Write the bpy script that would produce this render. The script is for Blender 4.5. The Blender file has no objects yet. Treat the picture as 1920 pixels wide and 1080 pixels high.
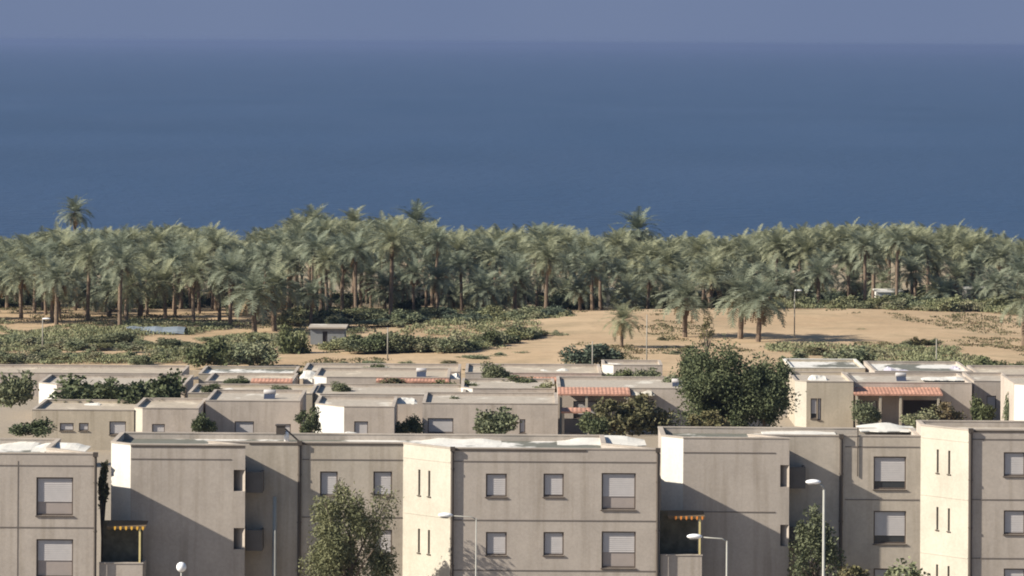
import bpy, math, random
import numpy as np
from mathutils import Vector
from mathutils import noise as mnoise

SC = bpy.context.scene
COL = SC.collection
R = math.radians

# ------------------------------------------------------------------ camera constants
F = 7300.0            # focal length in pixels of a 1920 wide frame
ZC = 29.8             # eye height
YH = 80.0             # row of the infinite horizon
ROLL = 0.0060
CR, SR = math.cos(ROLL), math.sin(ROLL)
SEA_Z = -12.0

def uv(px, py):
    dx, dy = px - 960.0, py - YH
    return dx * CR + dy * SR, -dx * SR + dy * CR

def X(px, D, py=850):
    return uv(px, py)[0] * D / F

def Z(px, py, D):
    return ZC - uv(px, py)[1] * D / F

# ------------------------------------------------------------------ ground shape
def smooth(a, b, x):
    t = min(1.0, max(0.0, (x - a) / (b - a)))
    return t * t * (3 - 2 * t)

def ground_z(x, y):
    z = 0.0
    if y > 432:
        z = -(y - 432) * 0.046
    z = max(z, -13.5)
    w = smooth(335, 365, y) * (1 - smooth(560, 640, y))
    if w > 0:
        n = mnoise.noise(Vector((x * 0.02, y * 0.028, 3.1)))
        n2 = mnoise.noise(Vector((x * 0.07, y * 0.06, 7.7)))
        z += w * (0.55 * n + 0.22 * n2)
    # low dune on the right and a bank on the middle left
    z += 0.9 * math.exp(-((x - 30) / 34.0) ** 2 - ((y - 418) / 16.0) ** 2)
    z += 0.7 * math.exp(-((x - 6) / 14.0) ** 2 - ((y - 405) / 12.0) ** 2)
    # foredune between the grove and the beach
    z += 5.0 * math.exp(-((y - 592) / 13.0) ** 2)
    return z

# ------------------------------------------------------------------ materials
def new_mat(name):
    m = bpy.data.materials.new(name)
    m.use_nodes = True
    nt = m.node_tree
    return m, nt, nt.nodes['Principled BSDF']

def N(nt, t, **kw):
    n = nt.nodes.new(t)
    for k, v in kw.items():
        setattr(n, k, v)
    return n

def noise_node(nt, scale, detail=4, rough=0.6, vec=None):
    n = N(nt, 'ShaderNodeTexNoise')
    n.inputs['Scale'].default_value = scale
    n.inputs['Detail'].default_value = detail
    n.inputs['Roughness'].default_value = rough
    if vec is not None:
        nt.links.new(vec, n.inputs['Vector'])
    return n

def ramp(nt, fac, stops):
    r = N(nt, 'ShaderNodeValToRGB')
    cr = r.color_ramp
    while len(cr.elements) < len(stops):
        cr.elements.new(0.5)
    for e, (p, c) in zip(cr.elements, stops):
        e.position = p
        e.color = (c[0], c[1], c[2], 1)
    nt.links.new(fac, r.inputs['Fac'])
    return r

def world_pos(nt, scale=(1, 1, 1)):
    g = N(nt, 'ShaderNodeNewGeometry')
    mp = N(nt, 'ShaderNodeMapping')
    mp.inputs['Scale'].default_value = scale
    nt.links.new(g.outputs['Position'], mp.inputs['Vector'])
    return mp.outputs['Vector']

def mixc(nt, fac, a, b, mode='MIX'):
    m = N(nt, 'ShaderNodeMix')
    m.data_type = 'RGBA'
    m.blend_type = mode
    for s, v in ((0, fac), (6, a), (7, b)):
        if isinstance(v, (int, float)):
            m.inputs[s].default_value = v
        elif isinstance(v, tuple):
            m.inputs[s].default_value = (v[0], v[1], v[2], 1)
        else:
            nt.links.new(v, m.inputs[s])
    return m.outputs[2]

def plaster(name, c, var=0.10, streak=0.7, rough=0.9, blotch=0.6):
    """painted render: blotchy, with faint vertical rain streaks"""
    m, nt, b = new_mat(name)
    v = world_pos(nt)
    n1 = noise_node(nt, 0.45, 5, 0.65, v)
    lo = tuple(x * (1 - var) for x in c)
    hi = tuple(min(0.95, x * (1 + var)) for x in c)
    base = ramp(nt, n1.outputs['Fac'], [(0.30, lo), (0.70, hi)]).outputs['Color']
    vs = world_pos(nt, (2.6, 2.6, 0.16))
    n2 = noise_node(nt, 1.0, 3, 0.5, vs)
    st = ramp(nt, n2.outputs['Fac'], [(0.50, (1, 1, 1)), (0.74, (0.72, 0.70, 0.66))]).outputs['Color']
    col = mixc(nt, streak, base, st, 'MULTIPLY')
    n3 = noise_node(nt, 7.0, 4, 0.7, v)
    gr = ramp(nt, n3.outputs['Fac'], [(0.35, (0.86, 0.86, 0.86)), (0.65, (1.06, 1.06, 1.06))]).outputs['Color']
    col = mixc(nt, blotch, col, gr, 'MULTIPLY')
    nt.links.new(col, b.inputs['Base Color'])
    b.inputs['Roughness'].default_value = rough
    b.inputs['Specular IOR Level'].default_value = 0.2
    bp = N(nt, 'ShaderNodeBump')
    bp.inputs['Strength'].default_value = 0.25
    bp.inputs['Distance'].default_value = 0.02
    nt.links.new(n3.outputs['Fac'], bp.inputs['Height'])
    nt.links.new(bp.outputs['Normal'], b.inputs['Normal'])
    return m

def simple(name, c, rough=0.6, metal=0.0, var=0.08, scale=3.0, spec=0.3):
    m, nt, b = new_mat(name)
    n1 = noise_node(nt, scale, 4, 0.6, world_pos(nt))
    lo = tuple(x * (1 - var) for x in c)
    hi = tuple(min(0.95, x * (1 + var)) for x in c)
    r = ramp(nt, n1.outputs['Fac'], [(0.3, lo), (0.7, hi)])
    nt.links.new(r.outputs['Color'], b.inputs['Base Color'])
    b.inputs['Roughness'].default_value = rough
    b.inputs['Metallic'].default_value = metal
    b.inputs['Specular IOR Level'].default_value = spec
    return m

def foliage_mat(name, dark, light, dry=None, trans=0.12):
    m, nt, b = new_mat(name)
    oi = N(nt, 'ShaderNodeObjectInfo')
    g = N(nt, 'ShaderNodeNewGeometry')
    n1 = noise_node(nt, 0.9, 4, 0.7, g.outputs['Position'])
    r = ramp(nt, n1.outputs['Fac'], [(0.30, dark), (0.70, light)]).outputs['Color']
    # every leaf a little different
    rp = ramp(nt, g.outputs['Random Per Island'], [(0.0, (0.72, 0.74, 0.70)), (1.0, (1.30, 1.27, 1.22))]).outputs['Color']
    col = mixc(nt, 0.9, r, rp, 'MULTIPLY')
    ro = ramp(nt, oi.outputs['Random'], [(0.0, (0.82, 0.86, 0.88)), (0.5, (1, 1, 1)), (1.0, (1.18, 1.10, 0.95))]).outputs['Color']
    col = mixc(nt, 0.9, col, ro, 'MULTIPLY')
    if dry:
        n2 = noise_node(nt, 0.35, 3, 0.6, g.outputs['Position'])
        f = ramp(nt, n2.outputs['Fac'], [(0.50, (0, 0, 0)), (0.72, (1, 1, 1))]).outputs['Color']
        col = mixc(nt, f, col, dry)
    nt.links.new(col, b.inputs['Base Color'])
    b.inputs['Roughness'].default_value = 0.75
    b.inputs['Specular IOR Level'].default_value = 0.2
    tr = N(nt, 'ShaderNodeBsdfTranslucent')
    nt.links.new(col, tr.inputs['Color'])
    ms = N(nt, 'ShaderNodeMixShader')
    ms.inputs[0].default_value = trans
    nt.links.new(b.outputs[0], ms.inputs[1])
    nt.links.new(tr.outputs[0], ms.inputs[2])
    nt.links.new(ms.outputs[0], nt.nodes['Material Output'].inputs['Surface'])
    return m

def roof_mat(name, white, grey, scale=0.35, thr=0.5):
    m, nt, b = new_mat(name)
    v = world_pos(nt, (1, 0.6, 1))
    n1 = noise_node(nt, scale, 4, 0.6, v)
    r = ramp(nt, n1.outputs['Fac'], [(thr - 0.03, grey), (thr + 0.03, white)]).outputs['Color']
    n2 = noise_node(nt, 2.5, 4, 0.7, v)
    g = ramp(nt, n2.outputs['Fac'], [(0.3, (0.75, 0.75, 0.73)), (0.7, (1.08, 1.08, 1.08))]).outputs['Color']
    nt.links.new(mixc(nt, 0.8, r, g, 'MULTIPLY'), b.inputs['Base Color'])
    b.inputs['Roughness'].default_value = 0.85
    return m

M = {}
M['taupe'] = plaster('taupe_render', (0.412, 0.364, 0.318))
M['taupe2'] = plaster('taupe_render_weathered', (0.425, 0.375, 0.315), var=0.14)
M['cream'] = plaster('sunlit_cream_render', (0.48, 0.445, 0.375), streak=0.2)  # taupe paint with sunlight put into its colour, for sun-facing walls
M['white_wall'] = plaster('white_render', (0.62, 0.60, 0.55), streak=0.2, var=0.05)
M['house'] = plaster('house_render', (0.455, 0.395, 0.34), var=0.14)
M['house_tan'] = plaster('house_render_tan', (0.455, 0.395, 0.31), var=0.12)
M['coping'] = plaster('coping', (0.38, 0.33, 0.28), var=0.2, streak=0.0)
M['joint'] = simple('joint_dark', (0.15, 0.13, 0.115), 0.9)
M['pipe'] = simple('pipe_brown', (0.075, 0.062, 0.052), 0.6)
M['roof_a'] = roof_mat('roof_whitewash', (0.66, 0.64, 0.60), (0.14, 0.14, 0.115), 0.28, 0.50)
M['roof_b'] = roof_mat('roof_grey', (0.58, 0.54, 0.47), (0.40, 0.35, 0.29), 0.35, 0.60)
M['roof_c'] = roof_mat('roof_tan', (0.55, 0.48, 0.38), (0.41, 0.35, 0.275), 0.35, 0.58)
M['frame'] = simple('window_frame_brown', (0.095, 0.075, 0.062), 0.6)
M['shutter'] = simple('roller_shutter', (0.46, 0.435, 0.425), 0.6, var=0.05)
M['shutter_low'] = simple('roller_shutter_taupe', (0.33, 0.285, 0.26), 0.6, var=0.05)
m, nt, b = new_mat('window_glass')
b.inputs['Base Color'].default_value = (0.035, 0.04, 0.045, 1)
b.inputs['Roughness'].default_value = 0.12
M['glass'] = m
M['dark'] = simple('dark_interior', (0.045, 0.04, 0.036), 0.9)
M['shade_panel'] = simple('shade_panel_olive', (0.11, 0.105, 0.08), 0.9, var=0.4, scale=2.0)  # dark panel standing for the shade and curtains behind the awning
M['loggia_shade'] = simple('loggia_shade_grey', (0.115, 0.105, 0.095), 0.9)  # corner balcony grey, darkened to carry the shade it lies in
M['awning_top'] = simple('awning_top_brown', (0.12, 0.085, 0.05), 0.9)
M['awning'] = simple('awning_yellow', (0.75, 0.42, 0.06), 0.8)
M['awning_o'] = simple('awning_orange', (0.70, 0.25, 0.05), 0.8)
M['post_y'] = simple('post_pale_yellow', (0.62, 0.52, 0.25), 0.6)
M['terracotta'] = simple('terracotta', (0.42, 0.225, 0.16), 0.85, var=0.3, scale=1.2)
M['lamp_pole'] = simple('lamp_pole_grey', (0.36, 0.355, 0.32), 0.5, 0.0)
M['post'] = simple('post_weathered', (0.30, 0.28, 0.24), 0.7)
M['lamp_white'] = simple('lamp_white', (0.85, 0.85, 0.85), 0.3)
M['lamp_dark'] = simple('lamp_dark', (0.16, 0.16, 0.16), 0.5)
M['metal'] = simple('galvanised', (0.45, 0.46, 0.47), 0.4, 0.6)
M['wood'] = simple('wood_weathered', (0.20, 0.15, 0.11), 0.85)
M['trunk'] = simple('palm_trunk', (0.17, 0.125, 0.09), 0.95, var=0.3, scale=5)
M['bark'] = simple('bark', (0.14, 0.11, 0.085), 0.95, var=0.25, scale=5)
M['tarp'] = simple('tarp_blue', (0.20, 0.235, 0.27), 0.6, var=0.15, scale=0.8)
M['shed'] = plaster('shed_white', (0.60, 0.58, 0.54), var=0.1)
M['shed_grey'] = plaster('shed_grey', (0.22, 0.23, 0.235), var=0.1)
M['lilac'] = simple('lilac_sheet', (0.42, 0.40, 0.46), 0.6, var=0.2, scale=1.0)
M['panel'] = simple('solar_panel', (0.05, 0.06, 0.09), 0.2, 0.0, spec=0.5)
M['palm'] = foliage_mat('palm_fronds', (0.165, 0.188, 0.136), (0.280, 0.304, 0.228), trans=0.36)
M['palm_dead'] = foliage_mat('palm_dead_fronds', (0.17, 0.125, 0.075), (0.28, 0.20, 0.12))
M['leaf'] = foliage_mat('leaf_dark', (0.062, 0.08, 0.04), (0.135, 0.15, 0.08))
M['leaf_olive'] = foliage_mat('leaf_olive', (0.11, 0.122, 0.07), (0.205, 0.215, 0.13))
M['leaf_brown'] = foliage_mat('leaf_brown', (0.09, 0.09, 0.047), (0.17, 0.158, 0.088), dry=(0.19, 0.14, 0.08))
M['leaf_scrub'] = foliage_mat('leaf_scrub', (0.14, 0.162, 0.094), (0.235, 0.25, 0.155), dry=(0.28, 0.25, 0.165))
M['leaf_blue'] = foliage_mat('leaf_bluegreen', (0.065, 0.085, 0.062), (0.12, 0.145, 0.105))

# ground: dusty town soil, sand beyond it, darker litter under the palms
m, nt, b = new_mat('sand_ground')
v = world_pos(nt)
n1 = noise_node(nt, 0.06, 6, 0.62, v)
sand = ramp(nt, n1.outputs['Fac'], [(0.30, (0.37, 0.265, 0.165)), (0.52, (0.44, 0.325, 0.21)), (0.75, (0.50, 0.38, 0.25))]).outputs['Color']
n2 = noise_node(nt, 0.9, 5, 0.7, v)
gr = ramp(nt, n2.outputs['Fac'], [(0.3, (0.82, 0.82, 0.80)), (0.7, (1.08, 1.07, 1.05))]).outputs['Color']
sand = mixc(nt, 0.7, sand, gr, 'MULTIPLY')
n3 = noise_node(nt, 0.11, 6, 0.7, world_pos(nt, (1, 2.2, 1)))
scr = ramp(nt, n3.outputs['Fac'], [(0.50, (0, 0, 0)), (0.66, (1, 1, 1))]).outputs['Color']
col = mixc(nt, scr, sand, (0.31, 0.24, 0.15))
sx = N(nt, 'ShaderNodeSeparateXYZ')
nt.links.new(v, sx.inputs[0])
mr = N(nt, 'ShaderNodeMapRange')
mr.inputs[1].default_value = 330; mr.inputs[2].default_value = 350
nt.links.new(sx.outputs['Y'], mr.inputs[0])
col = mixc(nt, mr.outputs[0], (0.30, 0.255, 0.20), col)
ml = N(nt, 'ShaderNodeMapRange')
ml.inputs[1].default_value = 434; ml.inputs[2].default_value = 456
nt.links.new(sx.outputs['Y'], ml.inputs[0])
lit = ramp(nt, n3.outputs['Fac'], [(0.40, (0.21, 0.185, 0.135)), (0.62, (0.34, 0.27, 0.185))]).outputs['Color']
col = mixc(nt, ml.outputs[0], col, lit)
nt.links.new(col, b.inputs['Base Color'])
b.inputs['Roughness'].default_value = 0.95
b.inputs['Specular IOR Level'].default_value = 0.1
bp = N(nt, 'ShaderNodeBump')
bp.inputs['Strength'].default_value = 0.6
bp.inputs['Distance'].default_value = 0.15
nt.links.new(n2.outputs['Fac'], bp.inputs['Height'])
nt.links.new(bp.outputs['Normal'], b.inputs['Normal'])
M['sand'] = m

# sea
m, nt, b = new_mat('sea_water')
vw = world_pos(nt, (0.010, 0.0035, 1))
w1 = noise_node(nt, 1.0, 5, 0.6, vw)
cw = ramp(nt, w1.outputs['Fac'], [(0.3, (0.006, 0.026, 0.072)), (0.7, (0.018, 0.040, 0.094))]).outputs['Color']
w0 = noise_node(nt, 1.0, 4, 0.55, world_pos(nt, (0.0010, 0.0026, 1)))
st_ = ramp(nt, w0.outputs['Fac'], [(0.35, (0.88, 0.90, 0.92)), (0.65, (1.10, 1.08, 1.07))]).outputs['Color']
nt.links.new(mixc(nt, 1.0, cw, st_, 'MULTIPLY'), b.inputs['Base Color'])
b.inputs['Roughness'].default_value = 0.30
b.inputs['IOR'].default_value = 1.33
w2 = noise_node(nt, 0.16, 5, 0.65, world_pos(nt))
bp = N(nt, 'ShaderNodeBump')
bp.inputs['Strength'].default_value = 1.0
bp.inputs['Distance'].default_value = 1.6
nt.links.new(w2.outputs['Fac'], bp.inputs['Height'])
nt.links.new(bp.outputs['Normal'], b.inputs['Normal'])
M['sea'] = m

# ------------------------------------------------------------------ mesh builder
class MB:
    def __init__(self):
        self.v, self.f = [], []
    def quad(self, a, b, c, d):
        n = len(self.v)
        self.v += [a, b, c, d]
        self.f.append((n, n + 1, n + 2, n + 3))
    def poly(self, pts):
        n = len(self.v)
        self.v += list(pts)
        self.f.append(tuple(range(n, n + len(pts))))
    def box(self, x0, x1, y0, y1, z0, z1):
        n = len(self.v)
        self.v += [(x0, y0, z0), (x1, y0, z0), (x1, y1, z0), (x0, y1, z0), (x0, y0, z1), (x1, y0, z1), (x1, y1, z1), (x0, y1, z1)]
        self.f += [tuple(n + i for i in q) for q in ((3, 2, 1, 0), (4, 5, 6, 7), (0, 1, 5, 4), (1, 2, 6, 5), (2, 3, 7, 6), (3, 0, 4, 7))]
    def obox(self, p0, p1, d, z0, z1):
        """upright slab along p0->p1 (front line), thickness d to the left of the direction (inward)"""
        dx, dy = p1[0] - p0[0], p1[1] - p0[1]
        L = math.hypot(dx, dy)
        nx, ny = -dy / L * d, dx / L * d
        c = [(p0[0], p0[1]), (p1[0], p1[1]), (p1[0] + nx, p1[1] + ny), (p0[0] + nx, p0[1] + ny)]
        if d < 0:
            c = [c[3], c[2], c[1], c[0]]
        n = len(self.v)
        self.v += [(q[0], q[1], z0) for q in c] + [(q[0], q[1], z1) for q in c]
        self.f += [tuple(n + i for i in q) for q in ((3, 2, 1, 0), (4, 5, 6, 7), (0, 1, 5, 4), (1, 2, 6, 5), (2, 3, 7, 6), (3, 0, 4, 7))]
    def tube(self, pts, radii, seg=8, cap=True):
        rings = []
        P = [Vector(p) for p in pts]
        for i, p in enumerate(P):
            t = (P[min(i + 1, len(P) - 1)] - P[max(i - 1, 0)]).normalized()
            a = Vector((1, 0, 0)) if abs(t.x) < 0.8 else Vector((0, 1, 0))
            u = t.cross(a).normalized()
            w = t.cross(u).normalized()
            ring = []
            for k in range(seg):
                an = 2 * math.pi * k / seg
                q = p + (u * math.cos(an) + w * math.sin(an)) * radii[i]
                ring.append(len(self.v))
                self.v.append(tuple(q))
            rings.append(ring)
        for r0, r1 in zip(rings, rings[1:]):
            for k in range(seg):
                self.f.append((r0[k], r0[(k + 1) % seg], r1[(k + 1) % seg], r1[k]))
        if cap:
            self.f.append(tuple(rings[0][::-1]))
            self.f.append(tuple(rings[-1]))
    def ball(self, c, rx, ry, rz, seg=14, rings=8):
        n = len(self.v)
        for i in range(rings + 1):
            th = math.pi * i / rings
            for k in range(seg):
                an = 2 * math.pi * k / seg
                self.v.append((c[0] + rx * math.sin(th) * math.cos(an), c[1] + ry * math.sin(th) * math.sin(an), c[2] + rz * math.cos(th)))
        for i in range(rings):
            for k in range(seg):
                a, b_ = n + i * seg + k, n + i * seg + (k + 1) % seg
                self.f.append((a, b_, b_ + seg, a + seg))
    def mesh(self, name, mat):
        me = bpy.data.meshes.new(name)
        me.from_pydata([tuple(p) for p in self.v], [], self.f)
        me.materials.append(mat)
        me.update()
        return me
    def build(self, name, mat, parent=None, smooth=False):
        me = self.mesh(name, mat)
        if smooth:
            me.polygons.foreach_set('use_smooth', [True] * len(me.polygons))
        return link(name, me, parent)

def link(name, me, parent=None, loc=None):
    o = bpy.data.objects.new(name, me)
    COL.objects.link(o)
    if parent is not None:
        o.parent = parent
        o.matrix_parent_inverse = world_inv(parent)
    if loc is not None:
        o.location = loc
    return o

def world_inv(p):
    from mathutils import Matrix
    m = Matrix.Translation(p.location)
    q = p
    while q.parent is not None:
        break
    return m.inverted() if p.parent is None else Matrix.Identity(4)

def tag(o, label, cat, group=None, kind=None):
    o['label'] = label
    o['category'] = cat
    if group:
        o['group'] = group
    if kind:
        o['kind'] = kind
    return o

def thing(name, label, cat, loc=(0, 0, 0), group=None):
    o = bpy.data.objects.new(name, None)
    o.empty_display_size = 0.3
    o.location = loc
    COL.objects.link(o)
    return tag(o, label, cat, group)

def struct(o):
    o['kind'] = 'structure'
    return o

# ------------------------------------------------------------------ architecture
def edge_geom(p0, p1):
    dx, dy = p1[0] - p0[0], p1[1] - p0[1]
    L = math.hypot(dx, dy)
    return (dx / L, dy / L), (dy / L, -dx / L), L      # direction, outward normal, length

def wall_with_holes(mb, p0, p1, z0, z1, holes, reveal=0.09):
    d, n, L = edge_geom(p0, p1)
    def pt(s, z, inn=0.0):
        return (p0[0] + d[0] * s - n[0] * inn, p0[1] + d[1] * s - n[1] * inn, z)
    S = sorted({0.0, L} | {h[0] for h in holes} | {h[1] for h in holes})
    Zs = sorted({z0, z1} | {h[2] for h in holes} | {h[3] for h in holes})
    for a, b_ in zip(S, S[1:]):
        for c, e in zip(Zs, Zs[1:]):
            ms, mz = (a + b_) / 2, (c + e) / 2
            if any(h[0] < ms < h[1] and h[2] < mz < h[3] for h in holes):
                continue
            mb.quad(pt(a, c), pt(b_, c), pt(b_, e), pt(a, e))
    for (a, b_, c, e) in [h[:4] for h in holes]:
        r = reveal
        mb.quad(pt(a, c), pt(a, e), pt(a, e, r), pt(a, c, r))
        mb.quad(pt(b_, e), pt(b_, c), pt(b_, c, r), pt(b_, e, r))
        mb.quad(pt(a, e), pt(b_, e), pt(b_, e, r), pt(a, e, r))
        mb.quad(pt(b_, c), pt(a, c), pt(a, c, r), pt(b_, c, r))
    return pt

def inset(poly, w):
    out = []
    n = len(poly)
    for i in range(n):
        a, b_, c = poly[i - 1], poly[i], poly[(i + 1) % n]
        d1, n1, _ = edge_geom(a, b_)
        d2, n2, _ = edge_geom(b_, c)
        q1 = (b_[0] - n1[0] * w, b_[1] - n1[1] * w)
        q2 = (b_[0] - n2[0] * w, b_[1] - n2[1] * w)
        den = d1[0] * d2[1] - d1[1] * d2[0]
        if abs(den) < 1e-6:
            out.append(q1)
            continue
        t = ((q2[0] - q1[0]) * d2[1] - (q2[1] - q1[1]) * d2[0]) / den
        out.append((q1[0] + d1[0] * t, q1[1] + d1[1] * t))
    return out

def shell(parent, poly, z0, z1, mats, holes=None, para=0.28, roof='roof_a', thick=0.2, coping='coping', reveal=0.14, skip=()):
    """walls of a plan polygon (counter-clockwise), a parapet, and the flat roof inside it"""
    holes = holes or {}
    groups = {}
    n = len(poly)
    for i in range(n):
        if i in skip:
            continue
        key = mats.get(i, mats['all'])
        groups.setdefault(key, MB())
        wall_with_holes(groups[key], poly[i], poly[(i + 1) % n], z0, z1, holes.get(i, []), reveal)
    ins = inset(poly, thick)
    g = groups.setdefault(mats['all'], MB())
    for i in range(n):
        a, b_ = ins[i], ins[(i + 1) % n]
        g.quad((b_[0], b_[1], z1 - para), (a[0], a[1], z1 - para), (a[0], a[1], z1), (b_[0], b_[1], z1))
    for key, mb in groups.items():
        mb.build('wall', M[key], parent)
    cp = MB()
    o2 = inset(poly, -0.025)
    i2 = inset(poly, thick + 0.02)
    for i in range(n):
        j = (i + 1) % n
        cp.quad((o2[i][0], o2[i][1], z1 + 0.05), (o2[j][0], o2[j][1], z1 + 0.05), (i2[j][0], i2[j][1], z1 + 0.05), (i2[i][0], i2[i][1], z1 + 0.05))
        cp.quad((o2[i][0], o2[i][1], z1 - 0.012), (o2[j][0], o2[j][1], z1 - 0.012), (o2[j][0], o2[j][1], z1 + 0.05), (o2[i][0], o2[i][1], z1 + 0.05))
        cp.quad((i2[j][0], i2[j][1], z1 - 0.012), (i2[i][0], i2[i][1], z1 - 0.012), (i2[i][0], i2[i][1], z1 + 0.05), (i2[j][0], i2[j][1], z1 + 0.05))
    cp.build('coping', M[coping], parent)
    rf = MB()
    rf.poly([(p[0], p[1], z1 - para) for p in ins])
    return rf.build('roof', M[roof], parent)

def window(parent, pt, s0, s1, z0, z1, inn=0.12, split=0.42, style='shutter', shut='shutter', low='shutter_low'):
    """frame > shutter, pane. pt(s, z, inn) maps wall coordinates to the world"""
    fw = 0.065
    def slab(mb, a, b_, c, e, i0, i1):
        q = [pt(a, c, i0), pt(b_, c, i0), pt(b_, e, i0), pt(a, e, i0), pt(a, c, i1), pt(b_, c, i1), pt(b_, e, i1), pt(a, e, i1)]
        n = len(mb.v)
        mb.v += q
        mb.f += [tuple(n + k for k in f) for f in ((0, 1, 2, 3), (7, 6, 5, 4), (1, 5, 6, 2), (4, 0, 3, 7), (3, 2, 6, 7), (4, 5, 1, 0))]
    fr = MB()
    e_ = 0.003
    slab(fr, s0 + e_, s0 + fw, z0 + e_, z1 - e_, inn - 0.03, inn + 0.05)
    slab(fr, s1 - fw, s1 - e_, z0 + e_, z1 - e_, inn - 0.03, inn + 0.05)
    slab(fr, s0 + fw, s1 - fw, z1 - fw, z1 - e_, inn - 0.03, inn + 0.05)
    slab(fr, s0 + fw, s1 - fw, z0 + e_, z0 + fw + 0.02, inn - 0.03, inn + 0.05)
    # projecting sill
    slab(fr, s0 - 0.05, s1 + 0.05, z0 - 0.045, z0 - e_, -0.06, inn)
    w = fr.build('window', M['frame'], parent)
    zm = z0 + (z1 - z0) * split
    sh = MB()
    if style == 'shutter':
        top, bot = z1 - fw, zm
        nsl = max(3, int((top - bot) / 0.09))
        for k in range(nsl):
            a = bot + (top - bot) * k / nsl
            c = bot + (top - bot) * (k + 1) / nsl
            n = len(sh.v)
            q = [pt(s0 + fw, a, inn - 0.005), pt(s1 - fw, a, inn - 0.005), pt(s1 - fw, c, inn + 0.012), pt(s0 + fw, c, inn + 0.012)]
            sh.quad(*q)
            sh.quad(pt(s0 + fw, c, inn + 0.012), pt(s1 - fw, c, inn + 0.012), pt(s1 - fw, c, inn - 0.005), pt(s0 + fw, c, inn - 0.005))
        sh.build('shutter', M[shut], w)
    if split > 0.02 or style != 'shutter':
        lo = MB()
        zt = zm if style == 'shutter' else z1 - fw
        lo.quad(pt(s0 + fw, z0 + fw, inn + 0.03), pt(s1 - fw, z0 + fw, inn + 0.03), pt(s1 - fw, zt, inn + 0.03), pt(s0 + fw, zt, inn + 0.03))
        lo.build('pane', M[low], w)
    return w

def course(parent, p0, p1, zs, name='string_course', mat='joint', proud=0.02, h=0.05, m0=0.02, m1=0.02):
    d, n, L = edge_geom(p0, p1)
    a = (p0[0] + d[0] * m0 + n[0] * proud, p0[1] + d[1] * m0 + n[1] * proud)
    b_ = (p0[0] + d[0] * (L - m1) + n[0] * proud, p0[1] + d[1] * (L - m1) + n[1] * proud)
    for z in zs:
        mb = MB()
        mb.obox(a, b_, proud + 0.01, z - h / 2, z + h / 2)
        mb.build(name, M[mat], parent)

def pipe(parent, x, y, z0, z1, r=0.07):
    mb = MB()
    mb.tube([(x, y, z0), (x, y, z1)], [r, r], 8)
    for z in np.arange(z0 + 0.8, z1, 2.4):
        mb.tube([(x, y, z), (x, y, z + 0.07)], [r * 1.35, r * 1.35], 8)
    mb.box(x - 0.12, x + 0.12, y - 0.1, y + 0.08, z1 - 0.02, z1 + 0.2)
    return mb.build('downpipe', M['pipe'], parent)

def hole_px(p0, p1, D, x0, x1, y0, y1):
    """a window opening on a frontal wall given by where its edges appear at that wall's distance"""
    s0 = X(x0, D, (y0 + y1) / 2) - p0[0]
    s1 = X(x1, D, (y0 + y1) / 2) - p0[0]
    xm = (x0 + x1) / 2
    return (s0, s1, Z(xm, y1, D), Z(xm, y0, D))

def add_windows(parent, p0, p1, holes, styles):
    d, n, L = edge_geom(p0, p1)
    def pt(s, z, inn=0.0):
        return (p0[0] + d[0] * s - n[0] * inn, p0[1] + d[1] * s - n[1] * inn, z)
    for h, st in zip(holes, styles):
        window(parent, pt, h[0], h[1], h[2], h[3], **st)

BIG = dict(split=0.36)
BIG2 = dict(split=0.33)
SMALL = dict(split=0.04)
SLIT = dict(style='pane', low='glass')
DARKLOW = dict(split=0.25, low='glass')

# ---- left apartment block (only its right end is in the picture)
DA = 191.6
ta = thing('apartment_building', 'taupe three-storey apartment block at the left edge with two shuttered windows beside a yellow awning', 'building', (X(60, DA), DA + 4, 0), 'staggered apartment blocks in the front row')
za = Z(90, 851, DA)
xa1 = X(182, DA)
xa0 = xa1 - 16
poly = [(xa0, DA), (xa1, DA), (xa1 - 2.6, DA + 2.6), (xa1 - 2.6, DA + 7.0), (xa0, DA + 7.0)]
ha = [hole_px(poly[0], poly[1], DA, 68, 137, 895, 967), hole_px(poly[0], poly[1], DA, 68, 137, 1011, 1083), hole_px(poly[0], poly[1], DA, 68, 137, 1127, 1199),
      hole_px(poly[0], poly[1], DA, -190, -120, 895, 967), hole_px(poly[0], poly[1], DA, -190, -120, 1011, 1083)]
shell(ta, poly, -0.5, za, {'all': 'taupe'}, {0: ha}, roof='roof_a')
add_windows(ta, poly[0], poly[1], ha, [BIG, dict(split=0.44), BIG, BIG, BIG])
course(ta, poly[0], poly[1], [Z(90, 873, DA), Z(90, 989, DA), Z(90, 1105, DA)])
jb = MB()
for px in (34,):
    x = X(px, DA)
    jb.box(x - 0.02, x + 0.02, DA - 0.012, DA + 0.01, 0, za - 0.35)
jb.build('wall_joint', M['joint'], ta)
pipe(ta, xa1 - 0.06, DA - 0.1, 0, za - 0.1)

# ---- middle apartment block
D1, D2, DB = 194.2, 195.7, 193.3
tb = thing('apartment_building', 'taupe apartment block in the middle with a sunlit cream corner and three window columns', 'building', (X(800, DB), DB + 5, 0), 'staggered apartment blocks in the front row')
zb = ZC - 20.17
f1a, f1b = X(245, D1), X(460, D1)
f2a, f2b = X(404, D2), X(756, D2)
fba, fbb = X(845, DB), X(1236, DB)
back = DB + 6.8
poly = [(f1a, D1), (f1b, D1), (f1b - 1.5, D2), (f2b, D2), (fba, DB), (fbb, DB), (fbb - 2.6, DB + 2.6), (fbb - 2.6, back), (f1a - 1.08, back), (f1a - 1.08, D1 + 1.08)]
MIDX = {'all': 'taupe', 4: None}
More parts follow.
